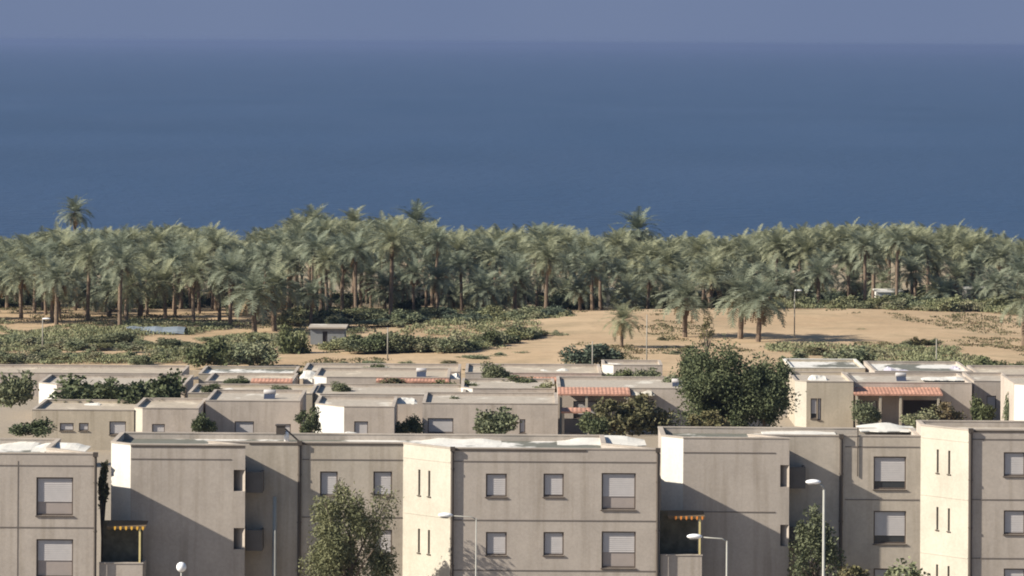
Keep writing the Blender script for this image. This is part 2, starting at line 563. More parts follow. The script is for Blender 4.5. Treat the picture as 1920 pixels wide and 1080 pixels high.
# 0 face one, 1 skew return, 2 recess and second face, 3 cream diagonal, 4 front face, 9 white diagonal
def notch(p0, p1, D, x0, y0, y1):
    L = edge_geom(p0, p1)[2]
    h = hole_px(p0, p1, D, x0, x0 + 5, y0, y1)
    return (h[0], L - 0.004, h[2], h[3])
n0 = [notch(poly[0], poly[1], D1, 438, 881, 921), notch(poly[0], poly[1], D1, 438, 990, 1030)]
h2 = [hole_px(poly[2], poly[3], D2, 600, 633, 884, 930), hole_px(poly[2], poly[3], D2, 700, 735, 884, 930),
      hole_px(poly[2], poly[3], D2, 600, 633, 993, 1039), hole_px(poly[2], poly[3], D2, 700, 735, 993, 1039)]
L3 = edge_geom(poly[3], poly[4])[2]
def slits(L, zrows, fr=((0.345, 0.045), (0.555, 0.045))):
    out = []
    for (zb_, zt_) in zrows:
        for (c, w) in fr:
            out.append((L * (c - w / 2), L * (c + w / 2), zb_, zt_))
    return out
zr = [(Z(795, 930, 194.5), Z(795, 882, 194.5)), (Z(795, 1038, 194.5), Z(795, 993, 194.5)), (Z(795, 1147, 194.5), Z(795, 1102, 194.5))]
h3 = slits(L3, zr)
h4 = []
st4 = []
for k in range(3):
    dy = 109.5 * k
    h4 += [hole_px(poly[4], poly[5], DB, 911, 950, 888 + dy, 932 + dy), hole_px(poly[4], poly[5], DB, 1019, 1057, 888 + dy, 932 + dy), hole_px(poly[4], poly[5], DB, 1128, 1192, 887 + dy, 956 + dy)]
    st4 += [SMALL, SMALL if k else dict(split=0.10), BIG if k != 1 else dict(split=0.43)]
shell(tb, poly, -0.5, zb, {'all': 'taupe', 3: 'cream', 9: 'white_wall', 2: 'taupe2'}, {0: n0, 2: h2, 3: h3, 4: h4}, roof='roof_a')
add_windows(tb, poly[2], poly[3], h2, [SMALL] * 4)
add_windows(tb, poly[3], poly[4], h3, [SLIT] * len(h3))
add_windows(tb, poly[4], poly[5], h4, st4)
course(tb, poly[4], poly[5], [Z(1040, 866, DB), Z(1040, 976, DB), Z(1040, 1070, DB)])
course(tb, poly[0], poly[1], [Z(350, 861, D1)], m1=0.7)
course(tb, (X(566, D2), D2), poly[3], [Z(660, 862, D2), Z(660, 970, D2)])
course(tb, poly[3], poly[4], [Z(800, 862, 194.5), Z(800, 966, 194.5)], mat='cream')
course(tb, poly[0], poly[1], [zb - 0.06], 'dark_strip', 'pipe', 0.03, 0.09)  # thin dark strip along the wall top, under the coping
course(tb, poly[2], poly[3], [zb - 0.06], 'dark_strip', 'pipe', 0.03, 0.09, m0=1.6)
course(tb, poly[4], (X(1100, DB), DB), [zb - 0.06], 'dark_strip', 'pipe', 0.03, 0.09)
pipe(tb, X(562, D2), D2 - 0.09, 0, zb - 0.1, 0.085)
pipe(tb, fba + 0.1, DB - 0.1, 3.0, zb - 0.1, 0.075)
pipe(tb, fbb - 0.06, DB - 0.1, 0, zb - 0.1)

def corner_loggia(parent, p1, D, y0, y1, px):
    """shaded corner balcony behind the opening, with its own slab and railing wall"""
    z0, z1 = Z(px, y1, D), Z(px, y0, D)
    x = p1[0]
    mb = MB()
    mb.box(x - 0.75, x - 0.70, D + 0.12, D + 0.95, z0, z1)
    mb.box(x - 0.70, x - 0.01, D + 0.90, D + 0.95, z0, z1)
    o = mb.build('loggia_shade_lining', M['dark'], parent)  # near-black slabs, shade of the opening put into their colour
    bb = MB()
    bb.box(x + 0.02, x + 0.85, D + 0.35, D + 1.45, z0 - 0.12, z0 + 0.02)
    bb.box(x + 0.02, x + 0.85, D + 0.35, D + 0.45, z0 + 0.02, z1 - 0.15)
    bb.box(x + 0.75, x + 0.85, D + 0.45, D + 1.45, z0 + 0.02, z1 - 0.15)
    bb.build('corner_balcony', M['loggia_shade'], parent)
corner_loggia(tb, poly[1], D1, 881, 921, 450)
corner_loggia(tb, poly[1], D1, 990, 1030, 450)

# ---- right apartment block: two volumes of one building
E1, E2, DC = 196.0, 197.5, 195.1
tc = thing('apartment_building', 'taupe apartment block at right with a sunlit cream corner and the highest roof', 'building', (X(1700, DC), DC + 5, 0), 'staggered apartment blocks in the front row')
zc1 = ZC - 19.85
zc2 = ZC - 19.28
g1a, g1b = X(1281, E1), X(1480, E1)
g2b = X(1726, E2)
gca = X(1816, DC)
gcb = gca + 10.4
backc = DC + 6.3
poly = [(g1a, E1), (g1b, E1), (g1b - 1.5, E2), (g2b, E2), (g2b, backc), (g1a - 1.06, backc), (g1a - 1.06, E1 + 1.06)]
n0 = [notch(poly[0], poly[1], E1, 1463, 872, 913), notch(poly[0], poly[1], E1, 1463, 984, 1024)]
h2 = [hole_px(poly[2], poly[3], E2, 1638, 1699, 856, 918), hole_px(poly[2], poly[3], E2, 1638, 1699, 958, 1020), hole_px(poly[2], poly[3], E2, 1638, 1699, 1066, 1128)]
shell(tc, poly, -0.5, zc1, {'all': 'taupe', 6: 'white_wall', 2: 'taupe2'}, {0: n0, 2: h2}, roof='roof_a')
add_windows(tc, poly[2], poly[3], h2, [DARKLOW, DARKLOW, BIG])
course(tc, poly[0], poly[1], [Z(1380, 849, E1), Z(1380, 960, E1)], m1=0.7)
course(tc, (X(1584, E2), E2), poly[3], [Z(1650, 838, E2), Z(1650, 937, E2)], m1=0.05)
pipe(tc, X(1577, E2), E2 - 0.09, 0, zc1 - 0.1, 0.085)
mp = MB()
mp.tube([(X(1608, E2), E2 - 0.05, Z(1608, 893, E2)), (X(1608, E2), E2 - 0.05, zc1 + 0.45)], [0.03, 0.03], 6)
mp.build('vent_pipe', M['pipe'], tc)
corner_loggia(tc, poly[1], E1, 872, 913, 1470)
corner_loggia(tc, poly[1], E1, 984, 1024, 1470)
backt = DC + 4.6
polc = [(g2b + 0.006, E2 - 0.006), (gca, DC), (gcb, DC), (gcb, backt), (g2b + 0.006, backt)]
L0 = edge_geom(polc[0], polc[1])[2]
zr = [(Z(1770, 888, 196.3), Z(1770, 844, 196.3)), (Z(1770, 995, 196.3), Z(1770, 952, 196.3)), (Z(1770, 1105, 196.3), Z(1770, 1060, 196.3))]
h0 = slits(L0, zr, ((0.36, 0.045), (0.60, 0.045)))
h1 = []
st1 = []
for k in range(3):
    dy = 109 * k
    for xx in (1882, 1990, 2098):
        h1.append(hole_px(polc[1], polc[2], DC, xx, xx + 40, 848 + dy, 893 + dy))
        st1.append(SMALL)
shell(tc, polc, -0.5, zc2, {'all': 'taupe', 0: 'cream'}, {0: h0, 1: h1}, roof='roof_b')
add_windows(tc, polc[0], polc[1], h0, [SLIT] * len(h0))
add_windows(tc, polc[1], polc[2], h1, st1)
course(tc, polc[1], polc[2], [Z(1880, 824, DC), Z(1880, 937, DC), Z(1880, 1047, DC)])
course(tc, polc[0], polc[1], [Z(1770, 824, 196.3), Z(1770, 932, 196.3), Z(1770, 1041, 196.3)], mat='cream')
course(tc, polc[1], polc[2], [zc2 - 0.06], 'dark_strip', 'pipe', 0.03, 0.08)
pipe(tc, gca + 0.1, DC - 0.1, 0, zc2 - 0.1, 0.085)

# ---- balconies with scalloped awnings beside the blocks
def balcony(parent, x0, x1, D, ztop, zaw, postx, trim='awning'):
    b_ = MB()
    w = 0.12
    b_.box(x0, x1, D, D + w, -0.3, ztop)
    b_.box(x1 - w, x1, D + w + 0.002, D + 1.9, -0.3, ztop)
    b_.box(x0, x1 - w - 0.002, D + w + 0.002, D + 1.9, ztop - 1.15, ztop - 1.0)
    b_.box(x0 - 0.002, x1 + 0.04, D - 0.03, D + w + 0.03, ztop + 0.002, ztop + 0.06)
    o = b_.build('balcony', M['taupe'], parent)
    a = MB()
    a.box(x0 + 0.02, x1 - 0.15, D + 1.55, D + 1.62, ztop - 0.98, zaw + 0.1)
    a.build('balcony_shade_panel', M['shade_panel'], o)
    p = MB()
    for q in (postx,):
        p.box(q - 0.045, q + 0.045, D + 0.02, D + 0.11, ztop + 0.06, zaw)
    p.build('awning_post', M['post_y'], o)
    cl = MB()
    n = 7
    xs0, xs1 = x0 + 0.35, x1 + 0.14
    for k in range(n):
        a0 = xs0 + (xs1 - xs0) * k / n
        a1 = xs0 + (xs1 - xs0) * (k + 1) / n
        m_ = (a0 + a1) / 2
        mats = cl
        mats.quad((a0, D - 0.02, zaw), (a1, D - 0.02, zaw), (a1, D + 1.5, zaw + 0.1), (a0, D + 1.5, zaw + 0.1))
        mats.poly([(a0 + 0.004, D - 0.025, zaw), (a0 + 0.004, D - 0.025, zaw - 0.1), (m_, D - 0.025, zaw - 0.17), (a1 - 0.004, D - 0.025, zaw - 0.1), (a1 - 0.004, D - 0.025, zaw)])
    aw = cl.build('awning', M['awning_top'], o)
    vl = MB()
    for k in range(1, n):
        a0 = xs0 + (xs1 - xs0) * k / n
        a1 = xs0 + (xs1 - xs0) * (k + 1) / n
        m_ = (a0 + a1) / 2
        vl.poly([(a0 + 0.08, D - 0.032, zaw - 0.0), (a0 + 0.09, D - 0.032, zaw - 0.12), (m_, D - 0.032, zaw - 0.19), (a1 - 0.09, D - 0.032, zaw - 0.12), (a1 - 0.08, D - 0.032, zaw - 0.0)])
    vl.build('awning_trim', M[trim], aw)
    return o
balcony(ta, xa1 + 0.12, X(268, 191.9, 1050), 191.75, Z(230, 1057, 191.75), Z(235, 987, 191.75), X(262, 191.8, 1020))
balcony(tb, fbb + 0.10, X(1316, 193.5, 1040), 193.45, Z(1280, 1042, 193.45), Z(1285, 968, 193.45), X(1312, 193.5, 1000), 'awning_o')

# ---- low houses of the town behind
HG = 'low flat-roofed houses of the town'
def house(label, px0, px1, ytop, D, depth=9.0, cham=0, wins=(), wall='house', side='white_wall', roof='roof_b', para=0.2, z0=-0.4, group=HG, copm='coping'):
    xm = (px0 + px1) / 2
    z1 = Z(xm, ytop, D)
    x0, x1 = X(px0, D, ytop + 40), X(px1, D, ytop + 40)
    t = thing('house', label, 'house', ((x0 + x1) / 2, D + depth / 2, 0), group)
    c = cham * D / F
    if cham:
        poly = [(x0, D), (x1, D), (x1, D + depth), (x0 - c, D + depth), (x0 - c, D + c)]
        mats = {'all': wall, 4: side}
    else:
        poly = [(x0, D), (x1, D), (x1, D + depth), (x0, D + depth)]
        mats = {'all': wall}
    hs, st = [], []
    for w in wins:
        hs.append(hole_px(poly[0], poly[1], D, w[0], w[1], w[2], w[3]))
        st.append(w[4] if len(w) > 4 else SMALL)
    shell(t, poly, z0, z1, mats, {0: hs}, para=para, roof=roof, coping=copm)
    add_windows(t, poly[0], poly[1], hs, st)
    t['_z1'] = z1
    return t, poly, z1

def pergola(parent, px0, px1, y, D, proj=2.6, drop=0.3, posts=(), mat='terracotta'):
    x0, x1 = X(px0, D - proj, y), X(px1, D - proj, y)
    z = Z((px0 + px1) / 2, y, D - proj)
    mb = MB()
    n = max(6, int((x1 - x0) / 0.28))
    for k in range(n):         # ribbed tile sheet
        a = x0 + (x1 - x0) * k / n
        b_ = x0 + (x1 - x0) * (k + 1) / n
        m_ = (a + b_) / 2
        for (u, w, zu, zw) in ((a, m_, 0, 0.025), (m_, b_, 0.025, 0)):
            mb.quad((u, D - proj, z + zu), (w, D - proj, z + zw), (w, D - 0.03, z + drop + zw), (u, D - 0.03, z + drop + zu))
            mb.quad((u, D - proj, z - 0.12), (w, D - proj, z - 0.12), (w, D - proj, z + zw), (u, D - proj, z + zu))
    r = mb.build('porch_roof', M[mat], parent)
    for px in posts:
        pb = MB()
        x = X(px, D - proj, y)
        pb.box(x - 0.09, x + 0.09, D - proj + 0.1, D - proj + 0.28, -0.3, z - 0.02)
        pb.build('porch_post', M['house_tan'], r)
    return r

W = 'window'
house('low house with a yellowish wall and dark shrub, far left behind the front blocks', 60, 251, 769, 283, 8, 0, [(112, 138, 793, 808), (148, 166, 793, 808), (205, 236, 790, 815)], 'house_tan', roof='roof_c')
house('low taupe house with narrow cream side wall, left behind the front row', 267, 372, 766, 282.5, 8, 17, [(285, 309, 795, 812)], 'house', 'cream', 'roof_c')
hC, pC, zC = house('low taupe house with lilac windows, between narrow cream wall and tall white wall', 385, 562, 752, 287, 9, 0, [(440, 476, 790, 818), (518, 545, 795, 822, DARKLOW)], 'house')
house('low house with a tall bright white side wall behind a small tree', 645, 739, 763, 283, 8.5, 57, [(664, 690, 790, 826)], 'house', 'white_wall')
hE, pE, zE = house('wide low taupe house behind a round olive bush, left of the terracotta porch', 792, 1046, 757, 288, 9, 0, [(802, 850, 784, 812), (974, 985, 786, 812)], 'house')
hF, pF, zF = house('low house with a terracotta porch roof behind brown bushes', 1046, 1328, 728, 298, 10, 0, [(1195, 1225, 748, 775, DARKLOW), (1075, 1120, 752, 785, DARKLOW)], 'house')
pergola(hF, 1046, 1182, 739, 298, 3.0, 0.25, (1052, 1100, 1176))
pergola(hF, 1052, 1108, 772, 290, 1.6, 0.15, (1056, 1104))
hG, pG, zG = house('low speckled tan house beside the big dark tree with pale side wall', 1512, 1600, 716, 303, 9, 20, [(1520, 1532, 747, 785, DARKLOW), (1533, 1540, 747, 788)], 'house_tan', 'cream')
hH, pH, zH = house('low house with a long terracotta porch and white posts on the right', 1601, 1822, 718, 305, 9, 0, [(1618, 1645, 752, 782, DARKLOW), (1693, 1765, 750, 778, dict(style='pane', low='dark'))], 'house')
pergola(hH, 1601, 1768, 739, 305, 2.6, 0.3, (1607, 1651, 1689, 1760))
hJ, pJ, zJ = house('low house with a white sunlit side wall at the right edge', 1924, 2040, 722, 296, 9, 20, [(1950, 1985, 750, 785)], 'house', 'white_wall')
house('low house in partial shade between the porch house and the right edge', 1826, 1905, 715, 308, 8, 0, [(1850, 1868, 742, 768), (1880, 1892, 742, 770, DARKLOW)], 'house')
# second and third ranks
house('flat-roofed house with tan wall behind the house with lilac windows', 352, 585, 738, 299, 8, 0, [(420, 450, 752, 775)], 'house_tan', roof='roof_c')
house('flat-roofed house with pale roof edge behind the tall white side wall', 600, 872, 740, 300, 9, 14, [(700, 730, 752, 775)], 'house', 'cream')
house('flat-roofed house with a white roof patch behind the wide taupe house', 886, 1040, 729, 304, 9, 22, [(940, 965, 745, 765)], 'house', 'white_wall')
house('house with a white end wall rising behind bushes at far left', 106, 345, 722, 304, 9, 38, [(150, 180, 740, 762)], 'house', 'white_wall')
hM, pM, zM = house('flat-roofed house with a reddish tile strip left of the centre', 384, 548, 716, 313, 8, 0, [(500, 520, 730, 745)], 'house', roof='roof_c')
pergola(hM, 470, 548, 716, 313, 1.4, 0.15)
hN, pN, zN = house('flat-roofed house with green vines over a reddish porch edge', 612, 842, 708, 316, 9, 24, [(660, 690, 722, 740)], 'house', 'white_wall', 'roof_c')
pergola(hN, 705, 842, 715, 316, 1.4, 0.1)
hO, pO, zO = house('flat-roofed house with long pinkish tile edge behind the white-patched roof', 872, 1128, 700, 321, 9, 0, [(900, 925, 715, 732)], 'house', roof='roof_c')
pergola(hO, 960, 1126, 712, 321, 1.4, 0.1)
house('small cream cube of a house between two rounded bushes', 1150, 1242, 685, 322, 5, 20, [(1200, 1215, 700, 718)], 'house', 'white_wall', 'roof_c')
house('house with long white roof edge behind the speckled tan house', 1482, 1622, 690, 323, 9, 0, [(1500, 1520, 705, 722)], 'house_tan', copm='white_wall', roof='roof_a')
house('house at the far left whose long roof borders the sand', -40, 340, 700, 325, 8, 0, [(20, 50, 712, 730)], 'house', roof='roof_c')
house('house left of centre whose pale roof borders the sand', 372, 552, 702, 329, 8, 0, [(450, 475, 712, 728)], 'house_tan', roof='roof_a')
house('long house of pale wall bordering the sand, left of the rounded dark bush', 585, 862, 697, 331, 8, 18, [(640, 660, 708, 722)], 'house', 'white_wall', 'roof_c')
house('house with lilac metal roof sheets behind the long porch', 1640, 1822, 697, 318, 10, 0, [(1700, 1730, 712, 730)], 'house', roof='roof_a')
house('house behind the right edge white-walled house', 1836, 2000, 703, 322, 9, 0, [(1870, 1890, 718, 738)], 'house', roof='roof_c')

# garden walls in the town
def garden_wall(label, px0, px1, ytop, D, mat='house_tan'):
    mb = MB()
    z = Z((px0 + px1) / 2, ytop, D)
    x0, x1 = X(px0, D, ytop), X(px1, D, ytop)
    mb.box(x0, x1, D, D + 0.22, -0.3, z)
    n = max(2, int((x1 - x0) / 3.5))
    for k in range(n + 1):
        x = x0 + (x1 - x0) * k / n
        mb.box(x - 0.16, x + 0.16, D - 0.05, D + 0.27, -0.3, z + 0.12)
    o = mb.build('garden_wall', M[mat], None)
    tag(o, label, 'wall', 'garden walls between the houses')
garden_wall('pale garden wall bordering the sand beside the rounded bush', 880, 1140, 695, 338)
garden_wall('tan garden wall along the sand at the left', 60, 545, 694, 337)
garden_wall('grey-tan garden wall along the sand behind the lilac roof', 1470, 1960, 694, 337, 'house')

# ---- roof equipment on the front blocks
def water_heater(label, x, y, z, s=1.0):
    t = thing('water_heater', label, 'water heater', (x, y, z), 'solar water heaters on the roofs')
    st = MB()
    for dx in (-0.5 * s, 0.5 * s):
        st.tube([(x + dx, y - 0.5 * s, z), (x + dx, y + 0.5 * s, z + 0.9 * s)], [0.03, 0.03], 6)
        st.tube([(x + dx, y + 0.5 * s, z), (x + dx, y + 0.5 * s, z + 1.0 * s)], [0.03, 0.03], 6)
    st.build('stand', M['metal'], t)
    p = MB()
    a = 0.55 * s
    p.poly([(x - a, y - 0.55 * s, z + 0.12), (x + a, y - 0.55 * s, z + 0.12), (x + a, y + 0.42 * s, z + 0.95 * s), (x - a, y + 0.42 * s, z + 0.95 * s)])
    p.poly([(x - a, y + 0.46 * s, z + 0.90 * s), (x + a, y + 0.46 * s, z + 0.90 * s), (x + a, y - 0.51 * s, z + 0.07), (x - a, y - 0.51 * s, z + 0.07)])
    p.build('collector_panel', M['panel'], t)
    tk = MB()
    tk.tube([(x - 0.6 * s, y + 0.6 * s, z + 1.1 * s), (x - 0.55 * s, y + 0.6 * s, z + 1.1 * s), (x + 0.55 * s, y + 0.6 * s, z + 1.1 * s), (x + 0.6 * s, y + 0.6 * s, z + 1.1 * s)], [0.2 * s, 0.26 * s, 0.26 * s, 0.2 * s], 12)
    tk.build('tank', M['shutter'], t, True)
zr_b = zb - 0.28
# dark tank box with a braced mast at the joint of the middle block
t = thing('roof_mast', 'dark box on a slanted bracket at the roof edge between the blocks', 'mast', (X(545, 197), 197.0, zr_b))
mb = MB()
mb.tube([(X(562, D2, 832), D2 + 0.10, zb + 0.02), (X(533, D2, 808), D2 + 0.1, zb + 0.72)], [0.045, 0.04], 6)
mb.build('bracket', M['pipe'], t)
mb = MB()
bx, bz = X(527, D2, 805), zb + 0.62
mb.box(bx - 0.24, bx + 0.2, D2 - 0.12, D2 + 0.34, bz - 0.2, bz + 0.22)
mb.box(bx - 0.28, bx + 0.24, D2 - 0.16, D2 + 0.38, bz + 0.222, bz + 0.28)
mb.build('box', M['pipe'], t)
mb = MB()
mb.tube([(bx + 0.27, D2 + 0.15, zb + 0.03), (bx + 0.27, D2 + 0.15, zb + 0.5), (bx + 0.27, D2 + 0.15, zb + 0.6)], [0.13, 0.13, 0.04], 10)
mb.build('tank', M['lamp_white'], t, True)

def roof_sheet(label, px0, px1, ytop, ybot, D, mat='white_wall'):
    """tilted white sheet on a roof; on the houses it stands for sunlit parapets"""
    x0, x1 = X(px0, D, ytop), X(px1, D, ytop)
    z0, z1 = Z((px0 + px1) / 2, ybot, D), Z((px0 + px1) / 2, ytop, D)
    h = z1 - z0
    mb = MB()
    n = max(8, int((x1 - x0) / 0.22))
    rows = 5
    sd = len(label) * 1.7 + px0 * 0.013
    def top(i, j):
        t_ = i / n
        env = min(1.0, 5.0 * t_, 5.0 * (1 - t_)) ** 0.6
        v = j / rows
        prof_ = 0.10 + (0.42 if D < 205 else 0.8) * v
        nz = 0.66 + 0.9 * mnoise.noise(Vector((t_ * (x1 - x0) * 0.8, v * 1.5, sd)))
        if j == 0:
            nz *= 0.5
        xx = x0 + (x1 - x0) * t_
        yy = D + (2.6 if D < 205 else 1.5) * v + 0.25 * mnoise.noise(Vector((t_ * 6, v * 2, sd + 9)))
        return (xx, yy, z0 + 0.03 + max(0.02, h * prof_ * env * min(1.05, nz)))
    for i in range(n):
        for j in range(rows):
            mb.quad(top(i, j), top(i + 1, j), top(i + 1, j + 1), top(i, j + 1))
        a_, b_ = top(i, 0), top(i + 1, 0)
        mb.quad((a_[0], a_[1], z0), (b_[0], b_[1], z0), b_, a_)
        a_, b_ = top(i, rows), top(i + 1, rows)
        mb.quad((b_[0], b_[1], z0), (a_[0], a_[1], z0), a_, b_)
    for i in (0, n):
        for j in range(rows):
            a_, b_ = top(i, j), top(i, j + 1)
            mb.quad((a_[0], a_[1], z0), a_, b_, (b_[0], b_[1], z0))
    o = mb.build('roof_sheet', M[mat])
    return tag(o, label, 'roof sheet', 'white sheets lying on the roofs')
roof_sheet('white sheet on the roof of the house with lilac windows', 418, 476, 748, 757, 290)  # sheets added on house roofs in place of sunlit parapets and side walls
roof_sheet('white sheet on the roof behind the tall white side wall', 738, 782, 749, 758, 290)
roof_sheet('long white sheet above the wide taupe house', 880, 946, 727, 738, 306)
roof_sheet('white sheet over the right end of the long terracotta porch roof row', 1730, 1812, 708, 714, 308)
roof_sheet('white sheet on the roof of the speckled tan house', 1516, 1556, 706, 717, 306)
roof_sheet('small white sheet left of the reddish tile strip', 560, 608, 698, 711, 318)
roof_sheet('white sheet near the right end of the reddish porch', 838, 862, 697, 711, 319)
roof_sheet('cream sheet over the terracotta porch with brown bushes', 1184, 1228, 724, 742, 296.5, 'cream')
roof_sheet('white sheet by the pale garden wall at the sand', 1128, 1180, 683, 697, 324)
roof_sheet('lilac metal sheet, left one on the roof behind the long porch', 1652, 1725, 688, 708, 320, 'lilac')
roof_sheet('lilac metal sheet, right one on the roof behind the long porch', 1735, 1815, 684, 706, 322, 'lilac')
roof_sheet('small white sheet at the left roof of the middle block', 640, 668, 816, 824, 200)
roof_sheet('long white sheet on the middle block roof behind the cream corner', 790, 940, 820, 835, 198)
roof_sheet('white sheet on the middle block roof toward its right end', 1045, 1212, 820, 836, 198)
roof_sheet('thin white sheet on the right block roof over the shaded recess', 1430, 1568, 807, 816, 200)
roof_sheet('cream-white sheet on the right block roof beside the cream corner', 1614, 1720, 797, 810, 200.2)
roof_sheet('white sheet on the left block roof, cut off by the left edge', -12, 72, 822, 845, 196)
roof_sheet('white sheet at the front right of the left block roof', 58, 160, 832, 848, 194.6)
roof_sheet('pale sheet on the roof of the house behind the reddish strip', 395, 440, 728, 736, 303)
roof_sheet('pale sheet on the tan roof right of the far left bushes', 360, 392, 704, 712, 331)
roof_sheet('white sheet on the long pale-walled house by the sand', 700, 750, 689, 697, 335)
roof_sheet('pale sheet above the pinkish tile edge', 1010, 1070, 693, 700, 325)
roof_sheet('small white sheet on the house over the far left window row', 150, 190, 757, 766, 288)
for lab, px, y, D, sc in (('water heater on the roof left of the tall white side wall', 505, 752, 291, 0.75),
                          ('water heater on the house right of the terracotta porch', 1270, 729, 302, 0.7),
                          ('water heater on the roof of the long porch house', 1690, 717, 309, 0.7),
                          ('water heater on the roof with green vines', 790, 708, 319, 0.7)):
    water_heater(lab, X(px, D, y), D, Z(px, y, D) - 0.2, sc)
# ------------------------------------------------------------------ street lamps
LG = 'street lamps'
def lamp(label, px, ytop, D, arm=0, rise=0.0, kind='cobra', r=0.085, cat='street lamp', headpx=None):
    x = X(px, D, ytop)
    z = Z(px, ytop, D)
    t = thing('street_lamp', label, cat, (x, D, 0), LG)
    mb = MB()
    mb.tube([(x, D, -0.3), (x, D, 0.5), (x, D, 0.55), (x, D, z)], [r * 1.5, r * 1.5, r * 1.05, r * 0.8], 10)
    mb.build('pole', M['lamp_pole'], t, True)
    if kind == 'globe':
        g = MB()
        g.ball((x, D, z + 0.22), 0.24, 0.24, 0.24)
        g.build('globe', M['lamp_white'], t, True)
        return t
    if arm:
        xe = x + arm
        am = MB()
        am.tube([(x, D, z - 0.05), (x + arm * 0.15, D, z + rise * 0.6), (x + arm * 0.8, D, z + rise)], [r * 0.7, r * 0.6, r * 0.5], 8)
        am.build('arm', M['lamp_pole'], t, True)
        h = MB()
        s = 1 if arm > 0 else -1
        h.ball((xe - s * 0.02, D, z + rise + 0.03), 0.36, 0.17, 0.12)
        hd = h.build('lamp_head', M['lamp_white'], t, True)
        g = MB()
        g.ball((xe, D, z + rise - 0.06), 0.24, 0.12, 0.07)
        g.build('diffuser', M['lamp_dark'], hd, True)
    return t
lamp('tall pale street lamp with white head before the right block', 1545, 918, 180, -0.52, 0.32, r=0.075)
lamp('short street lamp with long arm and white head beside the orange awning', 1363, 1014, 178, -1.5, 0.16, r=0.05)
lamp('grey lamp post standing in the shade left of the feathery tree', 515, 932, 195.32, 0, r=0.12)
lamp('street lamp with a white head overlapping the cream corner wall', 893, 972, 187, -1.5, 0.12, r=0.038)
lamp('round white globe lamp before the shaded wall at left', 340, 1072, 184, kind='globe', r=0.05)
PG = 'thin posts at the edge of the sand'
def post(label, px, y0, y1, D, head=True):
    x = X(px, D, y0)
    t = thing('lamp_post', label, 'post', (x, D, 0), PG)
    mb = MB()
    z1 = Z(px, y0, D)
    mb.tube([(x, D, ground_z(x, D) - 0.3), (x, D, z1)], [0.065, 0.045], 8)
    mb.build('pole', M['post'], t, True)
    if head:
        h = MB()
        h.ball((x + 0.35, D, z1 + 0.02), 0.4, 0.14, 0.09)
        h.tube([(x - 0.02, D, z1 - 0.04), (x + 0.2, D, z1)], [0.04, 0.04], 6)
        h.build('lamp_head', M['lamp_white'], t, True)
post('pale post with a lamp head before the left palms', 80, 598, 680, 372)
post('pale thin post standing before the dark rounded bush', 1111, 640, 690, 343, False)
post('thin pale post beside the long green hedge', 727, 614, 660, 362, False)
post('thin post on the sand right of the small palm', 1213, 590, 690, 350, False)
post('thin post at the scrub line far right', 1756, 636, 690, 345, False)
post('pale post with lamp head under the palms right of centre', 1490, 545, 640, 390)

# ------------------------------------------------------------------ vegetation
def leaf_mesh(name, mat, n, rx, ry, rz, leaf, seed, clumps=14, spread=0.33, aspect=1.8, hang=0.0, flat=0.0):
    rng = np.random.default_rng(seed)
    cc = rng.normal(size=(clumps, 3))
    cc /= np.linalg.norm(cc, axis=1)[:, None]
    cc *= rng.uniform(0.35, 0.86, size=(clumps, 1))
    cc[:, 2] = cc[:, 2] * (1 - flat) + flat * np.abs(cc[:, 2])
    cs = rng.uniform(0.55, 1.25, size=clumps) * spread
    k = rng.integers(0, clumps, n)
    d = rng.normal(size=(n, 3))
    d /= np.linalg.norm(d, axis=1)[:, None]
    rr = rng.uniform(0, 1, n) ** 0.45
    p = cc[k] + d * (rr * cs[k])[:, None]
    # a loose scatter of twigs outside the clumps
    m_ = rng.uniform(size=n) < 0.06
    p[m_] *= 1.12
    P = p * np.array([rx, ry, rz])
    a = d * 0.7 + rng.normal(size=(n, 3)) * 0.6
    a[:, 2] -= hang
    a /= np.linalg.norm(a, axis=1)[:, None]
    b_ = np.cross(a, rng.normal(size=(n, 3)))
    b_ /= np.linalg.norm(b_, axis=1)[:, None]
    L = leaf * rng.uniform(0.6, 1.4, size=(n, 1))
    Wd = L / aspect
    v = np.empty((n, 4, 3))
    v[:, 0] = P - a * L * 0.5
    v[:, 1] = P + b_ * Wd * 0.5
    v[:, 2] = P + a * L * 0.5
    v[:, 3] = P - b_ * Wd * 0.5
    V = v.reshape(-1, 3)
    f = np.arange(n * 4).reshape(-1, 4)
    me = bpy.data.meshes.new(name)
    me.vertices.add(len(V))
    me.vertices.foreach_set('co', V.ravel())
    me.loops.add(n * 4)
    me.loops.foreach_set('vertex_index', f.ravel())
    me.polygons.add(n)
    me.polygons.foreach_set('loop_start', np.arange(0, n * 4, 4))
    me.update(calc_edges=True)
    me.materials.append(M[mat])
    return me

def trunk_mesh(h, r, rx, seed, mat='bark', limbs=6, crown_r=(1, 1, 1)):
    rnd = random.Random(seed)
    mb = MB()
    mb.tube([(0, 0, -0.3), (0.02, 0, h * 0.3), (rx * 0.04, 0, h * 0.62), (0, 0, h)], [r * 1.25, r, r * 0.8, r * 0.4], 8)
    for k in range(limbs):
        an = 2 * math.pi * k / limbs + rnd.uniform(-0.3, 0.3)
        z0 = h * rnd.uniform(0.45, 0.7)
        L = rnd.uniform(0.5, 0.8)
        e = Vector((math.cos(an) * crown_r[0] * L, math.sin(an) * crown_r[1] * L, h * 0.95 + crown_r[2] * rnd.uniform(-0.2, 0.6)))
        mid = Vector((e.x * 0.45, e.y * 0.45, (z0 + e.z) / 2 + 0.1))
        mb.tube([(0, 0, z0), tuple(mid), tuple(e)], [r * 0.45, r * 0.3, r * 0.12], 6)
    return mb.mesh('trunk', M[mat])

